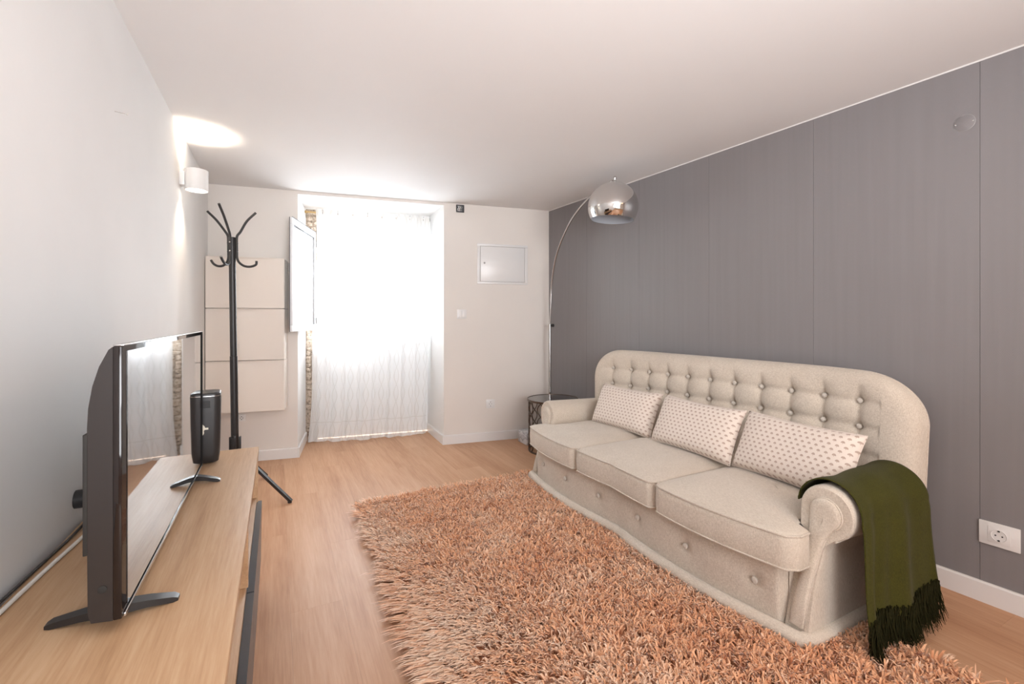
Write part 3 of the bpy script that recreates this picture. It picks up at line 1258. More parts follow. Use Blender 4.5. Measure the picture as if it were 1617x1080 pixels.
# ------------------------------------------------------------------ throw pillows
def pillow_mesh():
    L_, Hh, T_ = 0.268, 0.142, 0.062
    bm = Geo()
    nx_, nz_ = 40, 24
    for sg in (-1, 1):
        P = []
        for i in range(nx_ + 1):
            u = -1 + 2 * i / nx_
            row = []
            for j in range(nz_ + 1):
                v = -1 + 2 * j / nz_
                # corners stay pointed, mid edges pull in
                X = L_ * u * (1 - 0.045 * (1 - v * v) * abs(u) ** 3)
                Z = Hh * v * (1 - 0.075 * (1 - u * u) * abs(v) ** 3)
                e = max(0, 1 - u ** 4) * max(0, 1 - v ** 4)
                th = T_ * e ** 0.55
                cre = 0.003 * sin(u * 19 + v * 3) * (abs(v) ** 4) * e ** 0.3
                row.append((X, sg * th + cre, Z))
            P.append(row)
        bm.grid(P)
    return bm


pm = pillow_mesh().make('throw_pillow', M_PILLOW, smooth=80)
bmm = bmesh.new()
bmm.from_mesh(pm.data)
bmesh.ops.remove_doubles(bmm, verts=bmm.verts, dist=0.0003)
bmesh.ops.recalc_face_normals(bmm, faces=bmm.faces)
bmm.to_mesh(pm.data)
bmm.free()
pm.data.shade_smooth()
seam = Geo()
sp = []
for i in range(81):
    s = i / 80 * 4
    k, f = int(s) % 4, s - int(s)
    u, v = [(-1 + 2 * f, -1), (1, -1 + 2 * f), (1 - 2 * f, 1), (-1, 1 - 2 * f)][k] if s < 4 else (-1, -1)
    sp.append((0.268 * u * (1 - 0.045 * (1 - v * v)), 0, 0.142 * v * (1 - 0.075 * (1 - u * u))))
seam.tube(sp, 0.0022, 5, caps=False)
sm = seam.make('piping', M_PILLOW, pm)
pl = [
    ((2.035, 2.325, 0.545), (radians(-24), 0, radians(-90 + 3)), 'small patterned cream pillow on the far seat cushion beside the side table'),
    ((2.015, 1.745, 0.552), (radians(-26), 0, radians(-90 - 1)), 'middle small patterned cream pillow leaning on the tufted sofa back'),
    ((2.010, 1.215, 0.552), (radians(-25), 0, radians(-90 - 5)), 'small patterned cream pillow beside the green throw'),
]
for i, (loc, rot, lab) in enumerate(pl):
    if i == 0:
        o = pm
    else:
        o = pm.copy()
        COL.objects.link(o)
        s2 = sm.copy()
        COL.objects.link(s2)
        s2.parent = o
    o.location = loc
    o.rotation_euler = rot
    tag(o, lab, 'pillow', 'small patterned pillows in a row on the sofa')

# ------------------------------------------------------------------ green throw over the near arm
throw = root('throw_blanket', (1.93, 0.80, 0), 'olive green fringed throw hanging over the near sofa arm', 'blanket')
yc = YC - ASC
path = []       # (outward distance from scroll centre, height)
path += [(-0.103, 0.462), (-0.1025, 0.475)]
for k in range(17):
    a = pi - 0.12 - (pi - 0.10) * k / 16
    path.append((0.102 * cos(a), SCZ + 0.104 * sin(a)))
hang = [(0.108, 0.42), (0.111, 0.36), (0.113, 0.30), (0.116, 0.24), (0.121, 0.18), (0.128, 0.135)]
path += hang
pv = smooth_path([(p[0], p[1], 0) for p in path], 3)
NPA = len(pv)
NX = 60
P = []
for i in range(NX + 1):
    u = i / NX
    row = []
    for j, p in enumerate(pv):
        s = j / (NPA - 1)
        hangk = sstep(0.50, 1.0, s)
        x0 = 1.738 - 0.035 * hangk
        x1 = 2.155 - 0.01 * hangk + 0.01 * sin(pi * s)
        x = x0 + (x1 - x0) * u
        lift = 0.004 * (1 + sin(u * 11 + s * 4)) * (1 - hangk) + 0.010 * sstep(0.55, 1, u) * (1 - hangk)
        fold = hangk * (0.013 * sin(u * 11 + 1.2 + 0.8 * s) + 0.005 * sin(u * 27 + s * 5 + 2 * sin(u * 4)) + 0.022 * u)
        d, zz = p[0], p[1]
        L0 = sqrt(d * d + (zz - SCZ) ** 2)
        lift *= sstep(SCZ - 0.12, SCZ + 0.03, zz)
        d, zz = d * (1 + lift / L0), SCZ + (zz - SCZ) * (1 + lift / L0)
        d += fold + 0.006 * hangk
        drop = 0.0
        if s > 0.98:
            drop = 0.0
        zz = zz + hangk * (0.030 * u - 0.015) + 0.008 * hangk * sin(u * 9)
        x += 0.006 * sin(s * 9 + u * 5) * hangk
        row.append((x, yc - d, zz))
    P.append(row)
edge = [r[-1] for r in P]
th = 0.004
P2 = [[(x, y + th if z < SCZ else y, z - (th if z >= SCZ else 0)) for (x, y, z) in r] for r in P]
g = Geo().grid(P)
cloth = g.make('cloth', M_THROW, throw, smooth=180, recalc=False)
md = cloth.modifiers.new('thickness', 'SOLIDIFY')
md.thickness = 0.004
md.offset = 0
g = Geo()
for i in range(800):
    u = random.random()
    k = u * NX
    i0 = min(NX - 1, int(k))
    f = k - i0
    a, b = Vector(edge[i0]), Vector(edge[i0 + 1])
    p = a.lerp(b, f) + Vector((0, random.uniform(-0.006, 0.008), random.uniform(0, 0.035)))
    L_ = random.uniform(0.085, 0.145)
    dx_ = random.uniform(-0.022, 0.022)
    dy_ = random.uniform(-0.035, 0.012)
    pts = []
    for q in range(5):
        t = q / 4
        zz = max(0.022 + random.uniform(0, 0.01), p.z - L_ * t)
        pts.append(p + Vector((dx_ * t + 0.006 * sin(t * 7 + i), dy_ * t * t, 0)) - Vector((0, 0, p.z - zz)))
    g.tube(pts, [0.0017, 0.0017, 0.0015, 0.0011, 0.0006], 4, caps=False)
fr = g.make('fringe', M_FRINGE, throw, smooth=180, recalc=False)
tag(fr, 'dark frayed fringe', kind='stuff')

# ------------------------------------------------------------------ media console
SX1, SY0, SY1, SZT = -0.070, 0.42, 2.219, 0.594
SX0 = -0.4665
stand = root('media_console', (-0.27, 1.32, 0), 'long low oak media console with charcoal drawer fronts against the left wall', 'console')
Geo().box((SX0, SY0, 0.572), (SX1, SY1, SZT), 0.0012).make('top_board', M_OAK, stand)
for y in (SY0, 1.485 - 0.011, SY1 - 0.02):
    hi = 0.572
    Geo().box((SX0, y + 0.0, 0.385 if y == 1.485 - 0.011 else 0.10), (SX1 - 0.003, y + 0.02, hi - 0.0005), 0.001).make('side_panel', M_OAK, stand)
Geo().box((SX0, SY0 + 0.02, 0.365), (SX1 - 0.008, SY1 - 0.02, 0.384), 0.001).make('shelf_board', M_OAK, stand)
Geo().box((SX0, SY0 + 0.02, 0.10), (SX1 - 0.008, SY1 - 0.02, 0.12), 0.001).make('bottom_board', M_OAK, stand)
Geo().box((SX0, SY0 + 0.02, 0.121), (SX0 + 0.008, SY1 - 0.02, 0.571)).make('back_board', M_OAK, stand)
for (a, b) in ((1.487, SY1 - 0.004), (0.775, 1.483), (SY0 + 0.002, 0.771)):
    Geo().prism([(-0.0775, 0.3645), (-0.0585, 0.3645), (-0.0625, 0.11), (-0.0775, 0.11)], 1, a, b, bev=0.001).make('drawer_front', M_DARKFRONT, stand)
for (x, y) in ((-0.43, SY0 + 0.06), (-0.12, SY0 + 0.06), (-0.43, SY1 - 0.08), (-0.12, SY1 - 0.08)):
    Geo().lathe([(0.014, 0.0), (0.02, 0.10)], (x, y, 0.0), 16).make('leg', M_OAK, stand)

# ------------------------------------------------------------------ television
TX, TY0, TY1, TZ0, TZ1 = -0.2385, 1.013, 1.931, 0.618, 1.092
tv_ = root('television', (-0.26, 1.47, SZT), 'large flat television with glossy screen standing on the oak media console', 'television')
# glossy front glass with bezel strips
Geo().box((TX - 0.014, TY0, TZ0), (TX - 0.0015, TY1, TZ1), 0.002).make('front_frame', M_TVBEZEL, tv_)
Geo().box((TX - 0.0015, TY0 + 0.028, TZ0 + 0.012), (TX, TY1 - 0.012, TZ1 - 0.010)).make('screen', M_SCREEN, tv_, smooth=0)
g = Geo()
g.box((TX - 0.0015, TY0 + 0.006, TZ0), (TX + 0.0025, TY1, TZ0 + 0.007), 0.001)
g.make('silver_edge', M_SILVER, tv_)
Geo().box((TX - 0.014, TY0, TZ1), (TX + 0.0015, TY1, TZ1 + 0.003), 0.001).make('silver_edge', M_SILVER, tv_)
Geo().box((TX - 0.014, TY1 + 0.0002, TZ0), (TX + 0.0030, TY1 + 0.006, TZ1), 0.0008).make('side_strip', M_MATTE, tv_)
# moulded rear shell: profile across depth, thin at the top, deep from a third down
prof = [(TX - 0.014, TZ1 - 0.001), (TX - 0.020, TZ1 - 0.006), (TX - 0.033, TZ1 - 0.035), (TX - 0.042, TZ1 - 0.068), (TX - 0.0475, TZ1 - 0.105), (TX - 0.049, TZ1 - 0.14),
        (TX - 0.049, TZ0 + 0.15), (TX - 0.048, TZ0 + 0.02), (TX - 0.044, TZ0 + 0.004), (TX - 0.014, TZ0)]
rows = []
for (y, k) in ((TY0 + 0.001, 0.97), (TY0 + 0.006, 1.0), (TY1 - 0.006, 1.0), (TY1 - 0.001, 0.97)):
    rows.append([(TX - 0.014 + (x - (TX - 0.014)) * k, y, z) for (x, z) in prof])
g = Geo().grid(rows, close_v=True)
g.f.append(tuple(range(len(prof))))
g.f.append(tuple(3 * len(prof) + i for i in range(len(prof)))[::-1])
shell = g.make('rear_shell', M_TVSHELL, tv_, smooth=40)
Geo().box((TX - 0.062, TY0 + 0.10, TZ0 + 0.14), (TX - 0.049, TY1 - 0.10, TZ0 + 0.33), 0.004).make('connector_panel', M_BLACK, tv_)
Geo().box((TX - 0.0535, TY0 + 0.0, TZ0 + 0.12), (TX - 0.0475, TY0 + 0.02, TZ0 + 0.325), 0.001).make('side_slot', M_HOLE, tv_)
Geo().lathe([(0.0065, -0.001), (0.0065, 0.0012), (0.004, 0.0016)], (TX - 0.028, TY0 + 0.001, TZ0 + 0.058), 16, (0, -1, 0)).make('headphone_jack', M_HOLE, tv_)


def tv_foot(yc_, dy):
    g = Geo()
    for sx, L_ in ((-1, 0.115), (1, 0.078)):
        x0, x1 = TX - 0.02, TX - 0.01 + sx * L_
        z0 = SZT + 0.0005
        # tapered sloping bar with a chamfered end
        w0, w1 = 0.013, 0.010
        V = []
        for (x, w, zt, zb) in ((x0, w0, TZ0 + 0.006, TZ0 - 0.012), (x0 + (x1 - x0) * 0.5, 0.012, SZT + 0.021, SZT + 0.008), (x1 - sx * 0.008, w1, SZT + 0.011, z0), (x1, w1 * 0.8, SZT + 0.006, z0)):
            yy = yc_ + dy * abs(x - x0) / 0.12 + 0.0
            V += [(x, yy - w, zt), (x, yy + w, zt), (x, yy + w, zb), (x, yy - w, zb)]
        F = []
        for s in range(3):
            for k in range(4):
                j = (k + 1) % 4
                F.append((s * 4 + k, s * 4 + j, s * 4 + 4 + j, s * 4 + 4 + k))
        F += [(0, 1, 2, 3), (12, 15, 14, 13)]
        g.add(V, F)
    g.box((TX - 0.036, yc_ - 0.012, TZ0 - 0.010), (TX - 0.004, yc_ + 0.012, TZ0 + 0.002), 0.002)
    return g.make('foot', M_BLACK, tv_, smooth=30)


tv_foot(1.065, 0.03)
tv_foot(1.825, -0.02)

# black tower unit behind the TV
SPX, SPY = -0.252, 2.07
tower = root('tower_speaker', (SPX, SPY, SZT), 'black upright tower speaker with small cream emblem behind the television', 'speaker')


def rr(cx, cy, hx_, hy_, r, n=6):
    out = []
    for (sx, sy, a0) in ((1, 1, 0), (-1, 1, pi / 2), (-1, -1, pi), (1, -1, 3 * pi / 2)):
        for k in range(n + 1):
            a = a0 + (pi / 2) * k / n
            out.append((cx + sx * (hx_ - r) + r * cos(a), cy + sy * (hy_ - r) + r * sin(a)))
    return out


def stack(levels, rot=0.0):
    rows = []
    for (z, hx_, hy_, r, oy) in levels:
        ring = rr(0, oy, hx_, hy_, r)
        rows.append([(SPX + x * cos(rot) - y * sin(rot), SPY + x * sin(rot) + y * cos(rot), z) for (x, y) in ring])
    g = Geo().grid(rows, close_v=True)
    m = len(rows[0])
    g.f.append(tuple(range(m))[::-1])
    g.f.append(tuple((len(rows) - 1) * m + i for i in range(m)))
    return g


ROT = 0.08
Z0 = SZT
stack([(Z0 + 0.006, 0.045, 0.042, 0.02, 0), (Z0 + 0.010, 0.052, 0.048, 0.022, 0), (Z0 + 0.04, 0.056, 0.052, 0.024, 0), (Z0 + 0.15, 0.0585, 0.055, 0.024, 0), (Z0 + 0.255, 0.060, 0.056, 0.024, 0)], ROT).make('body', M_BLACK, tower, smooth=50)
stack([(Z0 + 0.2555, 0.0605, 0.0565, 0.024, 0), (Z0 + 0.258, 0.0605, 0.0565, 0.024, 0)], ROT).make('silver_band', M_SILVER, tower)
stack([(Z0 + 0.2585, 0.059, 0.055, 0.024, 0), (Z0 + 0.264, 0.059, 0.055, 0.024, 0), (Z0 + 0.268, 0.055, 0.051, 0.022, 0)], ROT).make('lid', M_BLACK, tower, smooth=50)
stack([(Z0 + 0.0005, 0.035, 0.034, 0.015, 0), (Z0 + 0.0058, 0.037, 0.036, 0.015, 0)], ROT).make('foot_plate', M_SILVER, tower)


def TW(x, y, z):
    return (SPX + x * cos(ROT) - y * sin(ROT), SPY + x * sin(ROT) + y * cos(ROT), z)


g = Geo()
g.lathe([(0.0001, 0.0), (0.016, 0.0), (0.016, 0.0012), (0.0001, 0.0012)], TW(-0.006, -0.0549, Z0 + 0.140), 20, (sin(ROT) * 1, -cos(ROT), 0))
g.lathe([(0.0001, 0.0), (0.013, 0.0), (0.013, 0.0012), (0.0001, 0.0012)], TW(-0.006, -0.0547, Z0 + 0.124), 20, (sin(ROT) * 1, -cos(ROT), 0))
g.box((0.006, -0.0563, Z0 + 0.134), (0.020, -0.0540, Z0 + 0.141), 0, TW)
g.make('emblem', M_LOGO, tower, smooth=0)
g = Geo()
for k in range(6):
    g.box((-0.026, -0.0575, Z0 + 0.215 + k * 0.0045), (0.026, -0.0545, Z0 + 0.2172 + k * 0.0045), 0, TW)
g.make('vent_slots', M_HOLE, tower, smooth=0)

# plug and cables behind the TV
adapter = root('power_plug', (-0.452, 1.62, 0.655), 'dark plug in the left wall behind the television', 'plug')
Geo().lathe([(0.024, 0.0), (0.024, 0.030), (0.018, 0.036), (0.014, 0.052), (0.009, 0.056)], (-0.4805, 1.62, 0.655), 16, (1, 0, 0)).make('plug_body', M_BLACK, adapter)
cable = Geo().tube(smooth_path([(-0.436, 1.62, 0.650), (-0.424, 1.61, 0.625), (-0.425, 1.57, 0.600), (-0.430, 1.48, 0.5985), (-0.444, 1.32, 0.5985), (-0.455, 1.15, 0.5985), (-0.460, 0.95, 0.5985), (-0.462, 0.62, 0.5985)], 8), 0.0042, 8).make('cable', M_CABLE, org=(-0.45, 1.3, 0.597))
tag(cable, 'white power cable lying along the wall on the console top', 'cable')
cable2 = Geo().tube(smooth_path([(-0.440, 1.615, 0.640), (-0.446, 1.60, 0.610), (-0.455, 1.50, 0.598), (-0.466, 1.30, 0.598), (-0.474, 1.10, 0.598), (-0.475, 0.62, 0.598)], 8), 0.0032, 8).make('cable', M_BLACK, org=(-0.46, 1.3, 0.597))
tag(cable2, 'thin black cable running beside the white one along the wall', 'cable')

# ------------------------------------------------------------------ coat rack
CX, CY = -0.240, 3.386
rack = root('coat_rack', (CX, CY, 0), 'tall black metal coat rack standing beyond the end of the media console', 'coat rack')
TILT = Vector((-0.018, 0.0, 1.45))


def RK(dx_, dy_, z):
    k = (z - 0.30) / 1.45
    return (CX + dx_ + TILT.x * k, CY + dy_, z)


Geo().tube([RK(0, 0, 0.26), RK(0, 0, 0.9)], 0.0215, 20).make('pole', M_BLACK, rack)
Geo().tube([RK(0, 0, 0.9015), RK(0, 0, 1.655)], 0.0195, 20).make('pole', M_BLACK, rack)
Geo().box((-0.008, -0.03, 0), (0.008, 0.0, 0.14), 0.002, lambda x, y, z: RK(x, y, z + 0.258)).make('clamp_plate', M_BLACK, rack)
CAMR = Vector((cos(YAW), -sin(YAW)))
CAMF = Vector((sin(YAW), cos(YAW)))


def dirv(deg):
    a = radians(deg)
    v = CAMR * cos(a) + CAMF * sin(a)
    return v


for deg, Rt, Rb in ((172, 0.170, 0.150), (28, 0.135, 0.135), (-80, 0.175, 0.160)):
    v = dirv(deg)
    off = 0.026

    def Q(r, z):
        return RK(v.x * r, v.y * r, z)
    pts = [Q(Rt, 1.825), Q(Rt * 0.62, 1.765), Q(off + 0.022, 1.695), Q(off + 0.004, 1.668), Q(off, 1.64), Q(off, 1.56), Q(off + 0.001, 1.525), Q(off + 0.012, 1.497), Q(off + 0.04, 1.476), Q(off + 0.075, 1.474), Q(off + 0.105, 1.488), Q(Rb, 1.512)]
    h = Geo().tube(smooth_path(pts, 5), 0.0075, 10).make('hook_arm', M_BLACK, rack)
    for zz in (1.565, 1.62):
        Geo().lathe([(0.0045, 0), (0.0045, 0.002), (0.002, 0.004)], Q(off + 0.0065, zz), 10, (v.x, v.y, 0)).make('screw', M_SCREW, h)
    lp = Geo().box((-0.012, 0, 0), (0.012, 0.012, 0.115), 0.002, lambda x, y, z: (CX + v.x * (0.022 + y) - v.y * x, CY + v.y * (0.022 + y) + v.x * x, 0.27 + z)).make('leg_bracket', M_BLACK, rack)
for dv in ((0.316, -0.260), (-0.12, -0.37), (0.17, 0.33), (-0.17, 0.20)):
    l = sqrt(dv[0] ** 2 + dv[1] ** 2)
    ex_, ey_ = dv[0] / l, dv[1] / l
    g = Geo()
    a = Vector((CX + ex_ * 0.02, CY + ey_ * 0.02, 0.300))
    b = Vector((CX + dv[0], CY + dv[1], 0.010))
    side = Vector((-ey_, ex_, 0)) * 0.009
    dn = (b - a).normalized().cross(side.normalized()) * 0.009
    V = []
    for p in (a, b):
        V += [p - side - dn, p + side - dn, p + side + dn, p - side + dn]
    g.add(V, [(0, 1, 2, 3), (7, 6, 5, 4), (0, 4, 5, 1), (1, 5, 6, 2), (2, 6, 7, 3), (3, 7, 4, 0)])
    lg = g.make('leg', M_BLACK, rack, smooth=0)
    Geo().lathe([(0.012, 0), (0.012, 0.012)], (b.x - ex_ * 0.01, b.y - ey_ * 0.01, 0.001), 10).make('rubber_foot', M_BLACK, lg)

# ------------------------------------------------------------------ wall shoe cabinets
CT0, CT1, CD = 0.031, 0.564, 0.18
zs = [(1.217, 1.607, 'topmost cream tip-out wall shoe cabinet behind the coat rack'),
      (0.819, 1.2155, 'middle cream tip-out shoe cabinet of the stack of three on the back wall'),
      (0.424, 0.8175, 'lowest cream tip-out wall shoe cabinet of the stack of three')]
for (za, zb_, lab) in zs:
    c = root('shoe_cabinet', BW((CT0 + CT1) / 2, -0.09, za), lab, 'shoe cabinet', 'cream shoe cabinets stacked on the back wall')
    # body: tapered from the wall; left side trimmed where it meets the skewed left wall
    Geo().prism([(CT0 - 0.0, -0.162), (CT0 + 0.0, -0.002), (CT1 - 0.0, -0.002), (CT1, -0.162)], 2, za, zb_ - 0.002, BW, bev=0.004).make('body', M_CAB, c)
    # front flap with a finger lip: upper edge scooped back
    rows = []
    nf = 28
    for i in range(nf + 1):
        a = i / nf
        t = CT0 + 0.002 + (CT1 - CT0 - 0.004) * a
        r = []
        scoop = sstep(0.22, 0.42, a) * sstep(0.78, 0.58, a)
        for j in range(15):
            b = j / 14
            z_ = za + 0.002 + (zb_ - za - 0.004) * b
            o = -0.174 - 0.002 * sin(pi * b)
            o += 0.010 * scoop * sstep(0.86, 0.93, b) * 1.0
            r.append((t, o, z_))
        rows.append(r)
    g = Geo()
    g.grid([[BW(*p) for p in r] for r in rows])
    g.grid([[BW(p[0], -0.163, p[2]) for p in r] for r in rows])
    # rim closing
    ring_f = [rows[i][0] for i in range(nf + 1)] + [rows[nf][j] for j in range(1, 15)] + [rows[i][14] for i in range(nf - 1, -1, -1)] + [rows[0][j] for j in range(13, 0, -1)]
    g.grid([[BW(*p) for p in ring_f], [BW(p[0], -0.163, p[2]) for p in ring_f]], close_v=True)
    fl = g.make('flap', M_CAB, c, smooth=40)
    Geo().box((CT0 + 0.004, -0.1795, zb_ - 0.006), (CT1 - 0.004, -0.172, zb_ - 0.001), 0.0015, BW).make('lip', M_CAB, c)

# ------------------------------------------------------------------ small fixtures on the back wall
def wall_socket(name, fr, a0, a1, z0, z1, lab, o=0.0, wings=False, grp=None):
    """fr(a, outward_into_room, z)"""
    am, zm = (a0 + a1) / 2, (z0 + z1) / 2
    r = root(name, fr(am, 0.004, zm), lab, 'socket', grp)
    Geo().box((a0, 0, z0), (a1, 0.008, z1), 0.002, fr).make('plate', M_WHITEPL, r)
    nrm = Vector(fr(am, 1, zm)) - Vector(fr(am, 0, zm))
    R = min(0.0215, (z1 - z0) * 0.27)
    Geo().box((am - R - 0.010, 0.008, zm - R - 0.010), (am + R + 0.010, 0.0100, zm + R + 0.010), 0.001, fr).make('insert', M_WHITEPL, r)
    well = Geo().lathe([(R + 0.0015, 0.0), (R + 0.0015, 0.002), (R, 0.002), (R - 0.001, 0.0004), (0.0005, 0.0004)], fr(am, 0.0100, zm), 28, nrm).make('socket_well', M_WHITEPL if wings else M_WHITEPL, r)
    g = Geo()
    for d in (-0.0095, 0.0095):
        g.lathe([(0.0028, 0), (0.0028, 0.0008), (0.0003, 0.0008)], fr(am + d, 0.0104, zm), 10, nrm)
    for dz in (-1, 1):
        g.box((am - 0.003, 0.0104, zm + dz * (R - 0.003) - 0.0025), (am + 0.003, 0.0130, zm + dz * (R - 0.003) + 0.0025), 0, fr)
    g.make('contacts', M_HOLE, r)
    return r


BWR = lambda a, o, z: BW(a, -o, z)
RWR = lambda a, o, z: RW(a, o + 0.0023, z)
wall_socket('wall_socket', BWR, 2.235, 2.317, 0.302, 0.384, 'white wall socket low on the back wall beside the side table')
wall_socket('wall_socket', RWR, 3.010, 3.125, 0.237, 0.329, 'wide white wall socket on the grey wallpaper beside the green throw', wings=True)
g = wall_socket('wall_socket', BWR, 0.205, 0.262, 0.325, 0.377, 'small wall socket under the shoe cabinets behind the coat rack')

sw = root('light_switch', BWR(2.005, 0.004, 1.178), 'white double light switch on the back wall beside the window niche', 'switch')
Geo().box((1.962, 0, 1.137), (2.048, 0.008, 1.221), 0.002, BWR).make('plate', M_WHITEPL, sw)
for (a, b) in ((1.972, 2.0045), (2.0055, 2.038)):
    Geo().box((a, 0.008, 1.149), (b, 0.012, 1.209), 0.0015, BWR).make('rocker', M_WHITEPL, sw)

bx_ = root('fuse_box', BWR(2.397, 0.005, 1.64), 'white flush fuse box cover on the back wall beside the arc lamp', 'fuse box')
g = Geo()
F0, F1, Z0_, Z1_ = 2.150, 2.645, 1.460, 1.835
for (a, b, c_, d_) in ((F0, F1, Z1_ - 0.022, Z1_), (F0, F1, Z0_, Z0_ + 0.022), (F0, F0 + 0.028, Z0_ + 0.022, Z1_ - 0.022), (F1 - 0.028, F1, Z0_ + 0.022, Z1_ - 0.022)):
    g.box((a, 0, c_), (b, 0.009, d_), 0.002, BWR)
g.make('frame', M_WHITEPL, bx_)
dr = Geo().box((F0 + 0.031, 0, Z0_ + 0.025), (F1 - 0.031, 0.0065, Z1_ - 0.025), 0.0015, BWR).make('door', M_WHITEPL, bx_)
Geo().box((F0 + 0.022, -0.0005, Z0_ + 0.018), (F1 - 0.022, 0.0006, Z1_ - 0.018), 0, BWR).make('gap', M_JOINT, bx_, smooth=0)  # even grey strip in the joint round the door
Geo().lathe([(0.009, 0), (0.009, 0.002), (0.004, 0.003)], BWR(F0 + 0.068, 0.0065, 1.655), 14, (EY, -EX, 0)).make('latch', M_GREYPL, dr)

jb = root('junction_box', BWR(1.99, 0.003, 2.142), 'small open junction box with bare wires near the ceiling', 'junction box')
g = Geo()
a0, a1, z0, z1 = 1.953, 2.027, 2.108, 2.176
for q in ((a0, a1, z1 - 0.007, z1), (a0, a1, z0, z0 + 0.007), (a0, a0 + 0.008, z0 + 0.007, z1 - 0.007), (a1 - 0.008, a1, z0 + 0.007, z1 - 0.007)):
    g.box((q[0], 0, q[2]), (q[1], 0.008, q[3]), 0.002, BWR)
g.make('box_rim', M_BLACK, jb)
Geo().box((a0 + 0.006, 0, z0 + 0.006), (a1 - 0.006, 0.0015, z1 - 0.006), 0, BWR).make('box_back', M_SEAL, jb, smooth=0)
for k, (da, m_) in enumerate(((0.018, M_WHITEPL), (0.032, M_CABLE), (0.046, M_GREYPL))):
    Geo().tube(smooth_path([BWR(a0 + da, 0.003, z1 - 0.01), BWR(a0 + da + 0.006, 0.009, z0 + 0.042), BWR(a0 + da - 0.004, 0.009, z0 + 0.028), BWR(a0 + da + 0.002, 0.003, z0 + 0.012)], 4), 0.0035, 6).make('wire', m_, jb)

cv = root('blank_cover', RWR(2.966, 0.002, 1.948), 'round blank wall cover with two screws high on the grey wallpaper', 'wall cover')
nr = Vector(RW(0, 1, 0)) - Vector(RW(0, 0, 0))
Geo().lathe([(0.033, 0), (0.033, 0.0022), (0.0315, 0.0032), (0.0005, 0.0032)], RWR(2.966, 0, 1.948), 32, nr).make('disc', M_PAPER, cv)
Geo().lathe([(0.0335, 0), (0.0345, 0.0016), (0.033, 0.0024)], RWR(2.966, 0, 1.948), 32, nr, closed=True).make('rim', M_GREYPL, cv)
for d in (-0.027, 0.027):
    Geo().lathe([(0.003, 0), (0.003, 0.0045), (0.0005, 0.005)], RWR(2.966 + d, 0, 1.948), 10, nr).make('screw', M_SCREW, cv)

nail = root('nail', (-0.46, 1.952, 1.828), 'lone steel nail sticking out high on the left wall', 'nail')
Geo().tube([(-0.481, 1.951, 1.828), (-0.450, 1.956, 1.827)], 0.0011, 8).make('shank', M_STEEL, nail)
Geo().lathe([(0.0035, 0), (0.0035, 0.0015)], (-0.450, 1.956, 1.827), 12, (1, 0.1, 0)).make('head', M_STEEL, nail)

# ------------------------------------------------------------------ wall sconce
KX, KY, KZ0, KZ1, KR = -0.405, 3.10, 1.860, 1.975, 0.056
sc_ = root('wall_sconce', (KX, KY, 1.915), 'white round up-and-down wall lamp, lit, high on the left wall', 'wall lamp')
Geo().lathe([(KR, 0), (KR, KZ1 - KZ0), (KR - 0.004, KZ1 - KZ0), (KR - 0.004, 0)], (KX, KY, KZ0), 40, closed=True).make('shade', M_WHITEPL, sc_)
Geo().box((-0.481, KY - 0.03, KZ0 + 0.02), (KX - KR + 0.004, KY + 0.03, KZ1 - 0.02), 0.002).make('wall_mount', M_WHITEPL, sc_)
Geo().lathe([(KR - 0.006, 0), (KR - 0.006, 0.002)], (KX, KY, KZ0 + 0.006), 32).make('diffuser', M_LIT, sc_)
Geo().lathe([(KR - 0.006, 0), (KR - 0.006, 0.002)], (KX, KY, KZ1 - 0.045), 32).make('diffuser', M_LIT, sc_)
for nm, zz, rx, pw, ang in (('sconce_bulb_up', KZ1 - 0.038, pi, 18, 96), ('sconce_bulb_down', KZ0 + 0.003, 0, 16, 105)):
    ld = bpy.data.lights.new(nm, 'SPOT')
    ld.energy = pw
    ld.color = (1.0, 0.84, 0.66)
    ld.spot_size = radians(ang)
    ld.spot_blend = 0.9
    ld.shadow_soft_size = 0.02
    o = bpy.data.objects.new(nm, ld)
    COL.objects.link(o)
    o.location = (KX, KY, zz)
    o.rotation_euler = (rx, 0, 0)

# ------------------------------------------------------------------ side table
TBX, TBY, TBZ, TBR = 2.125, 3.345, 0.44, 0.215
tb = root('side_table', (TBX, TBY, 0), 'round wire side table with smoked glass top in the corner behind the sofa', 'side table')
Geo().lathe([(TBR + 0.004, TBZ - 0.008), (TBR + 0.010, TBZ - 0.008), (TBR + 0.010, TBZ + 0.008), (TBR + 0.004, TBZ + 0.008)], (TBX, TBY, 0), 56, closed=True).make('rim', M_WIRE, tb)
Geo().lathe([(TBR + 0.0035, TBZ - 0.001), (TBR + 0.0035, TBZ + 0.005)], (TBX, TBY, 0), 56).make('glass_top', M_SMOKE, tb, smooth=30)
NWP = 11
for k in range(NWP):
    for sg in (-1, 1):
        a0 = 2 * pi * (k + 0.35) / NWP
        pts = []
        for q in range(41):
            z_ = 0.008 + (TBZ - 0.016) * q / 40
            a = a0 + sg * 0.155 * sin(pi * z_ / 0.107) + 0
            pts.append((TBX + (TBR - 0.004) * cos(a), TBY + (TBR - 0.004) * sin(a), z_))
        Geo().tube(pts, 0.0042, 6).make('wire', M_WIRE, tb)
Geo().lathe([(TBR - 0.010, 0.0), (TBR + 0.002, 0.0), (TBR + 0.002, 0.010), (TBR - 0.010, 0.010)], (TBX, TBY, 0.0005), 56, closed=True).make('base_ring', M_WIRE, tb)

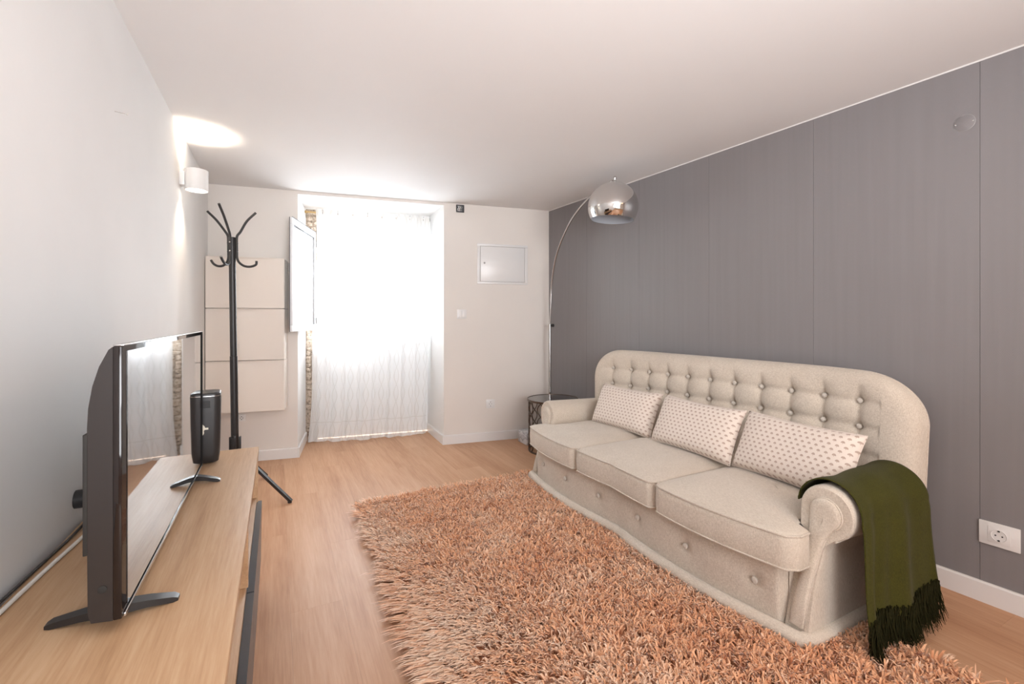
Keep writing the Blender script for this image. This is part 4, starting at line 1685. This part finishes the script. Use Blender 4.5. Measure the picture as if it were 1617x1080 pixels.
# ------------------------------------------------------------------ arc lamp
PX, PY = 2.250, 3.600
lamp = root('arc_floor_lamp', (PX, PY, 0), 'chrome arc floor lamp with domed shade rising from the corner beside the sofa', 'floor lamp')
Geo().box((1.985, 3.565, 0.0), (2.285, 3.73, 0.11), 0.006).make('marble_base', M_MARBLE, lamp)
Geo().tube([(PX, PY, 0.11), (PX, PY, 1.085)], 0.0125, 14).make('pole', M_STEEL, lamp)
arc_pts = [(2.250, 3.600, 1.06), (2.246, 3.578, 1.25), (2.242, 3.556, 1.447), (2.227, 3.479, 1.642), (2.202, 3.348, 1.797), (2.164, 3.147, 1.938), (2.130, 2.965, 2.012), (2.108, 2.853, 2.040), (2.085, 2.735, 2.061), (2.060, 2.600, 2.075), (2.030, 2.445, 2.077)]
Geo().tube(smooth_path(arc_pts, 6), 0.0085, 12).make('arc_tube', M_STEEL, lamp)
kn = Geo().lathe([(0.006, 0), (0.006, 0.018), (0.015, 0.020), (0.015, 0.038), (0.010, 0.042)], (PX, PY, 1.075), 14, (0.889 - 0.2, -0.458 - 0.5, 0)).make('knob', M_BLACK, lamp)
DX, DY, DZ, DR = 2.030, 2.440, 1.897, 0.169
prof_o, prof_i = [], []
a_end = math.acos(-0.087 / DR)
for k in range(29):
    a = 0.06 + (a_end - 0.06) * k / 28
    prof_o.append((DR * sin(a), DR * cos(a)))
    prof_i.append(((DR - 0.003) * sin(a), (DR - 0.003) * cos(a)))
TA = Vector((0.06, -0.03, 1)).normalized()
dome = Geo().lathe(prof_o, (DX, DY, DZ), 64, TA, cap=False).make('dome_shade', M_CHROME, lamp, smooth=80)
Geo().lathe(prof_i, (DX, DY, DZ), 64, TA, cap=False).make('dome_lining', M_DOMEIN, dome, smooth=80)
Geo().lathe([(DR * sin(a_end), DR * cos(a_end)), ((DR - 0.003) * sin(a_end), (DR - 0.003) * cos(a_end))], (DX, DY, DZ), 64, TA, cap=False).make('dome_rim', M_SILVER, dome)
Geo().lathe([(0.034, 0.160), (0.034, 0.166), (0.018, 0.176), (0.008, 0.180), (0.008, 0.192), (0.0105, 0.195), (0.0105, 0.207), (0.006, 0.211)], (DX, DY, DZ), 20, TA).make('cap', M_CHROME, lamp, smooth=50)
Geo().lathe([(0.018, 0.150), (0.018, 0.085), (0.0135, 0.082)], (DX, DY, DZ), 18, TA).make('bulb_holder', M_BLACK, dome)
Geo().lathe([(0.0135, 0.081), (0.026, 0.05), (0.030, 0.028), (0.026, 0.006), (0.013, -0.008), (0.001, -0.011)], (DX, DY, DZ), 20, TA).make('bulb', M_BULB, dome, smooth=60)
# housing added for the assumed ceiling lamp, out of view behind the camera
kl = root('assumed_ceiling_lamp', (1.9, -0.9, ZC), 'assumed square white ceiling lamp, unseen, behind the sofa end of the room', 'ceiling lamp')
Geo().box((1.52, -1.28, ZC - 0.05), (2.28, -0.52, ZC - 0.001), 0.005).make('housing', M_WHITEPL, kl)
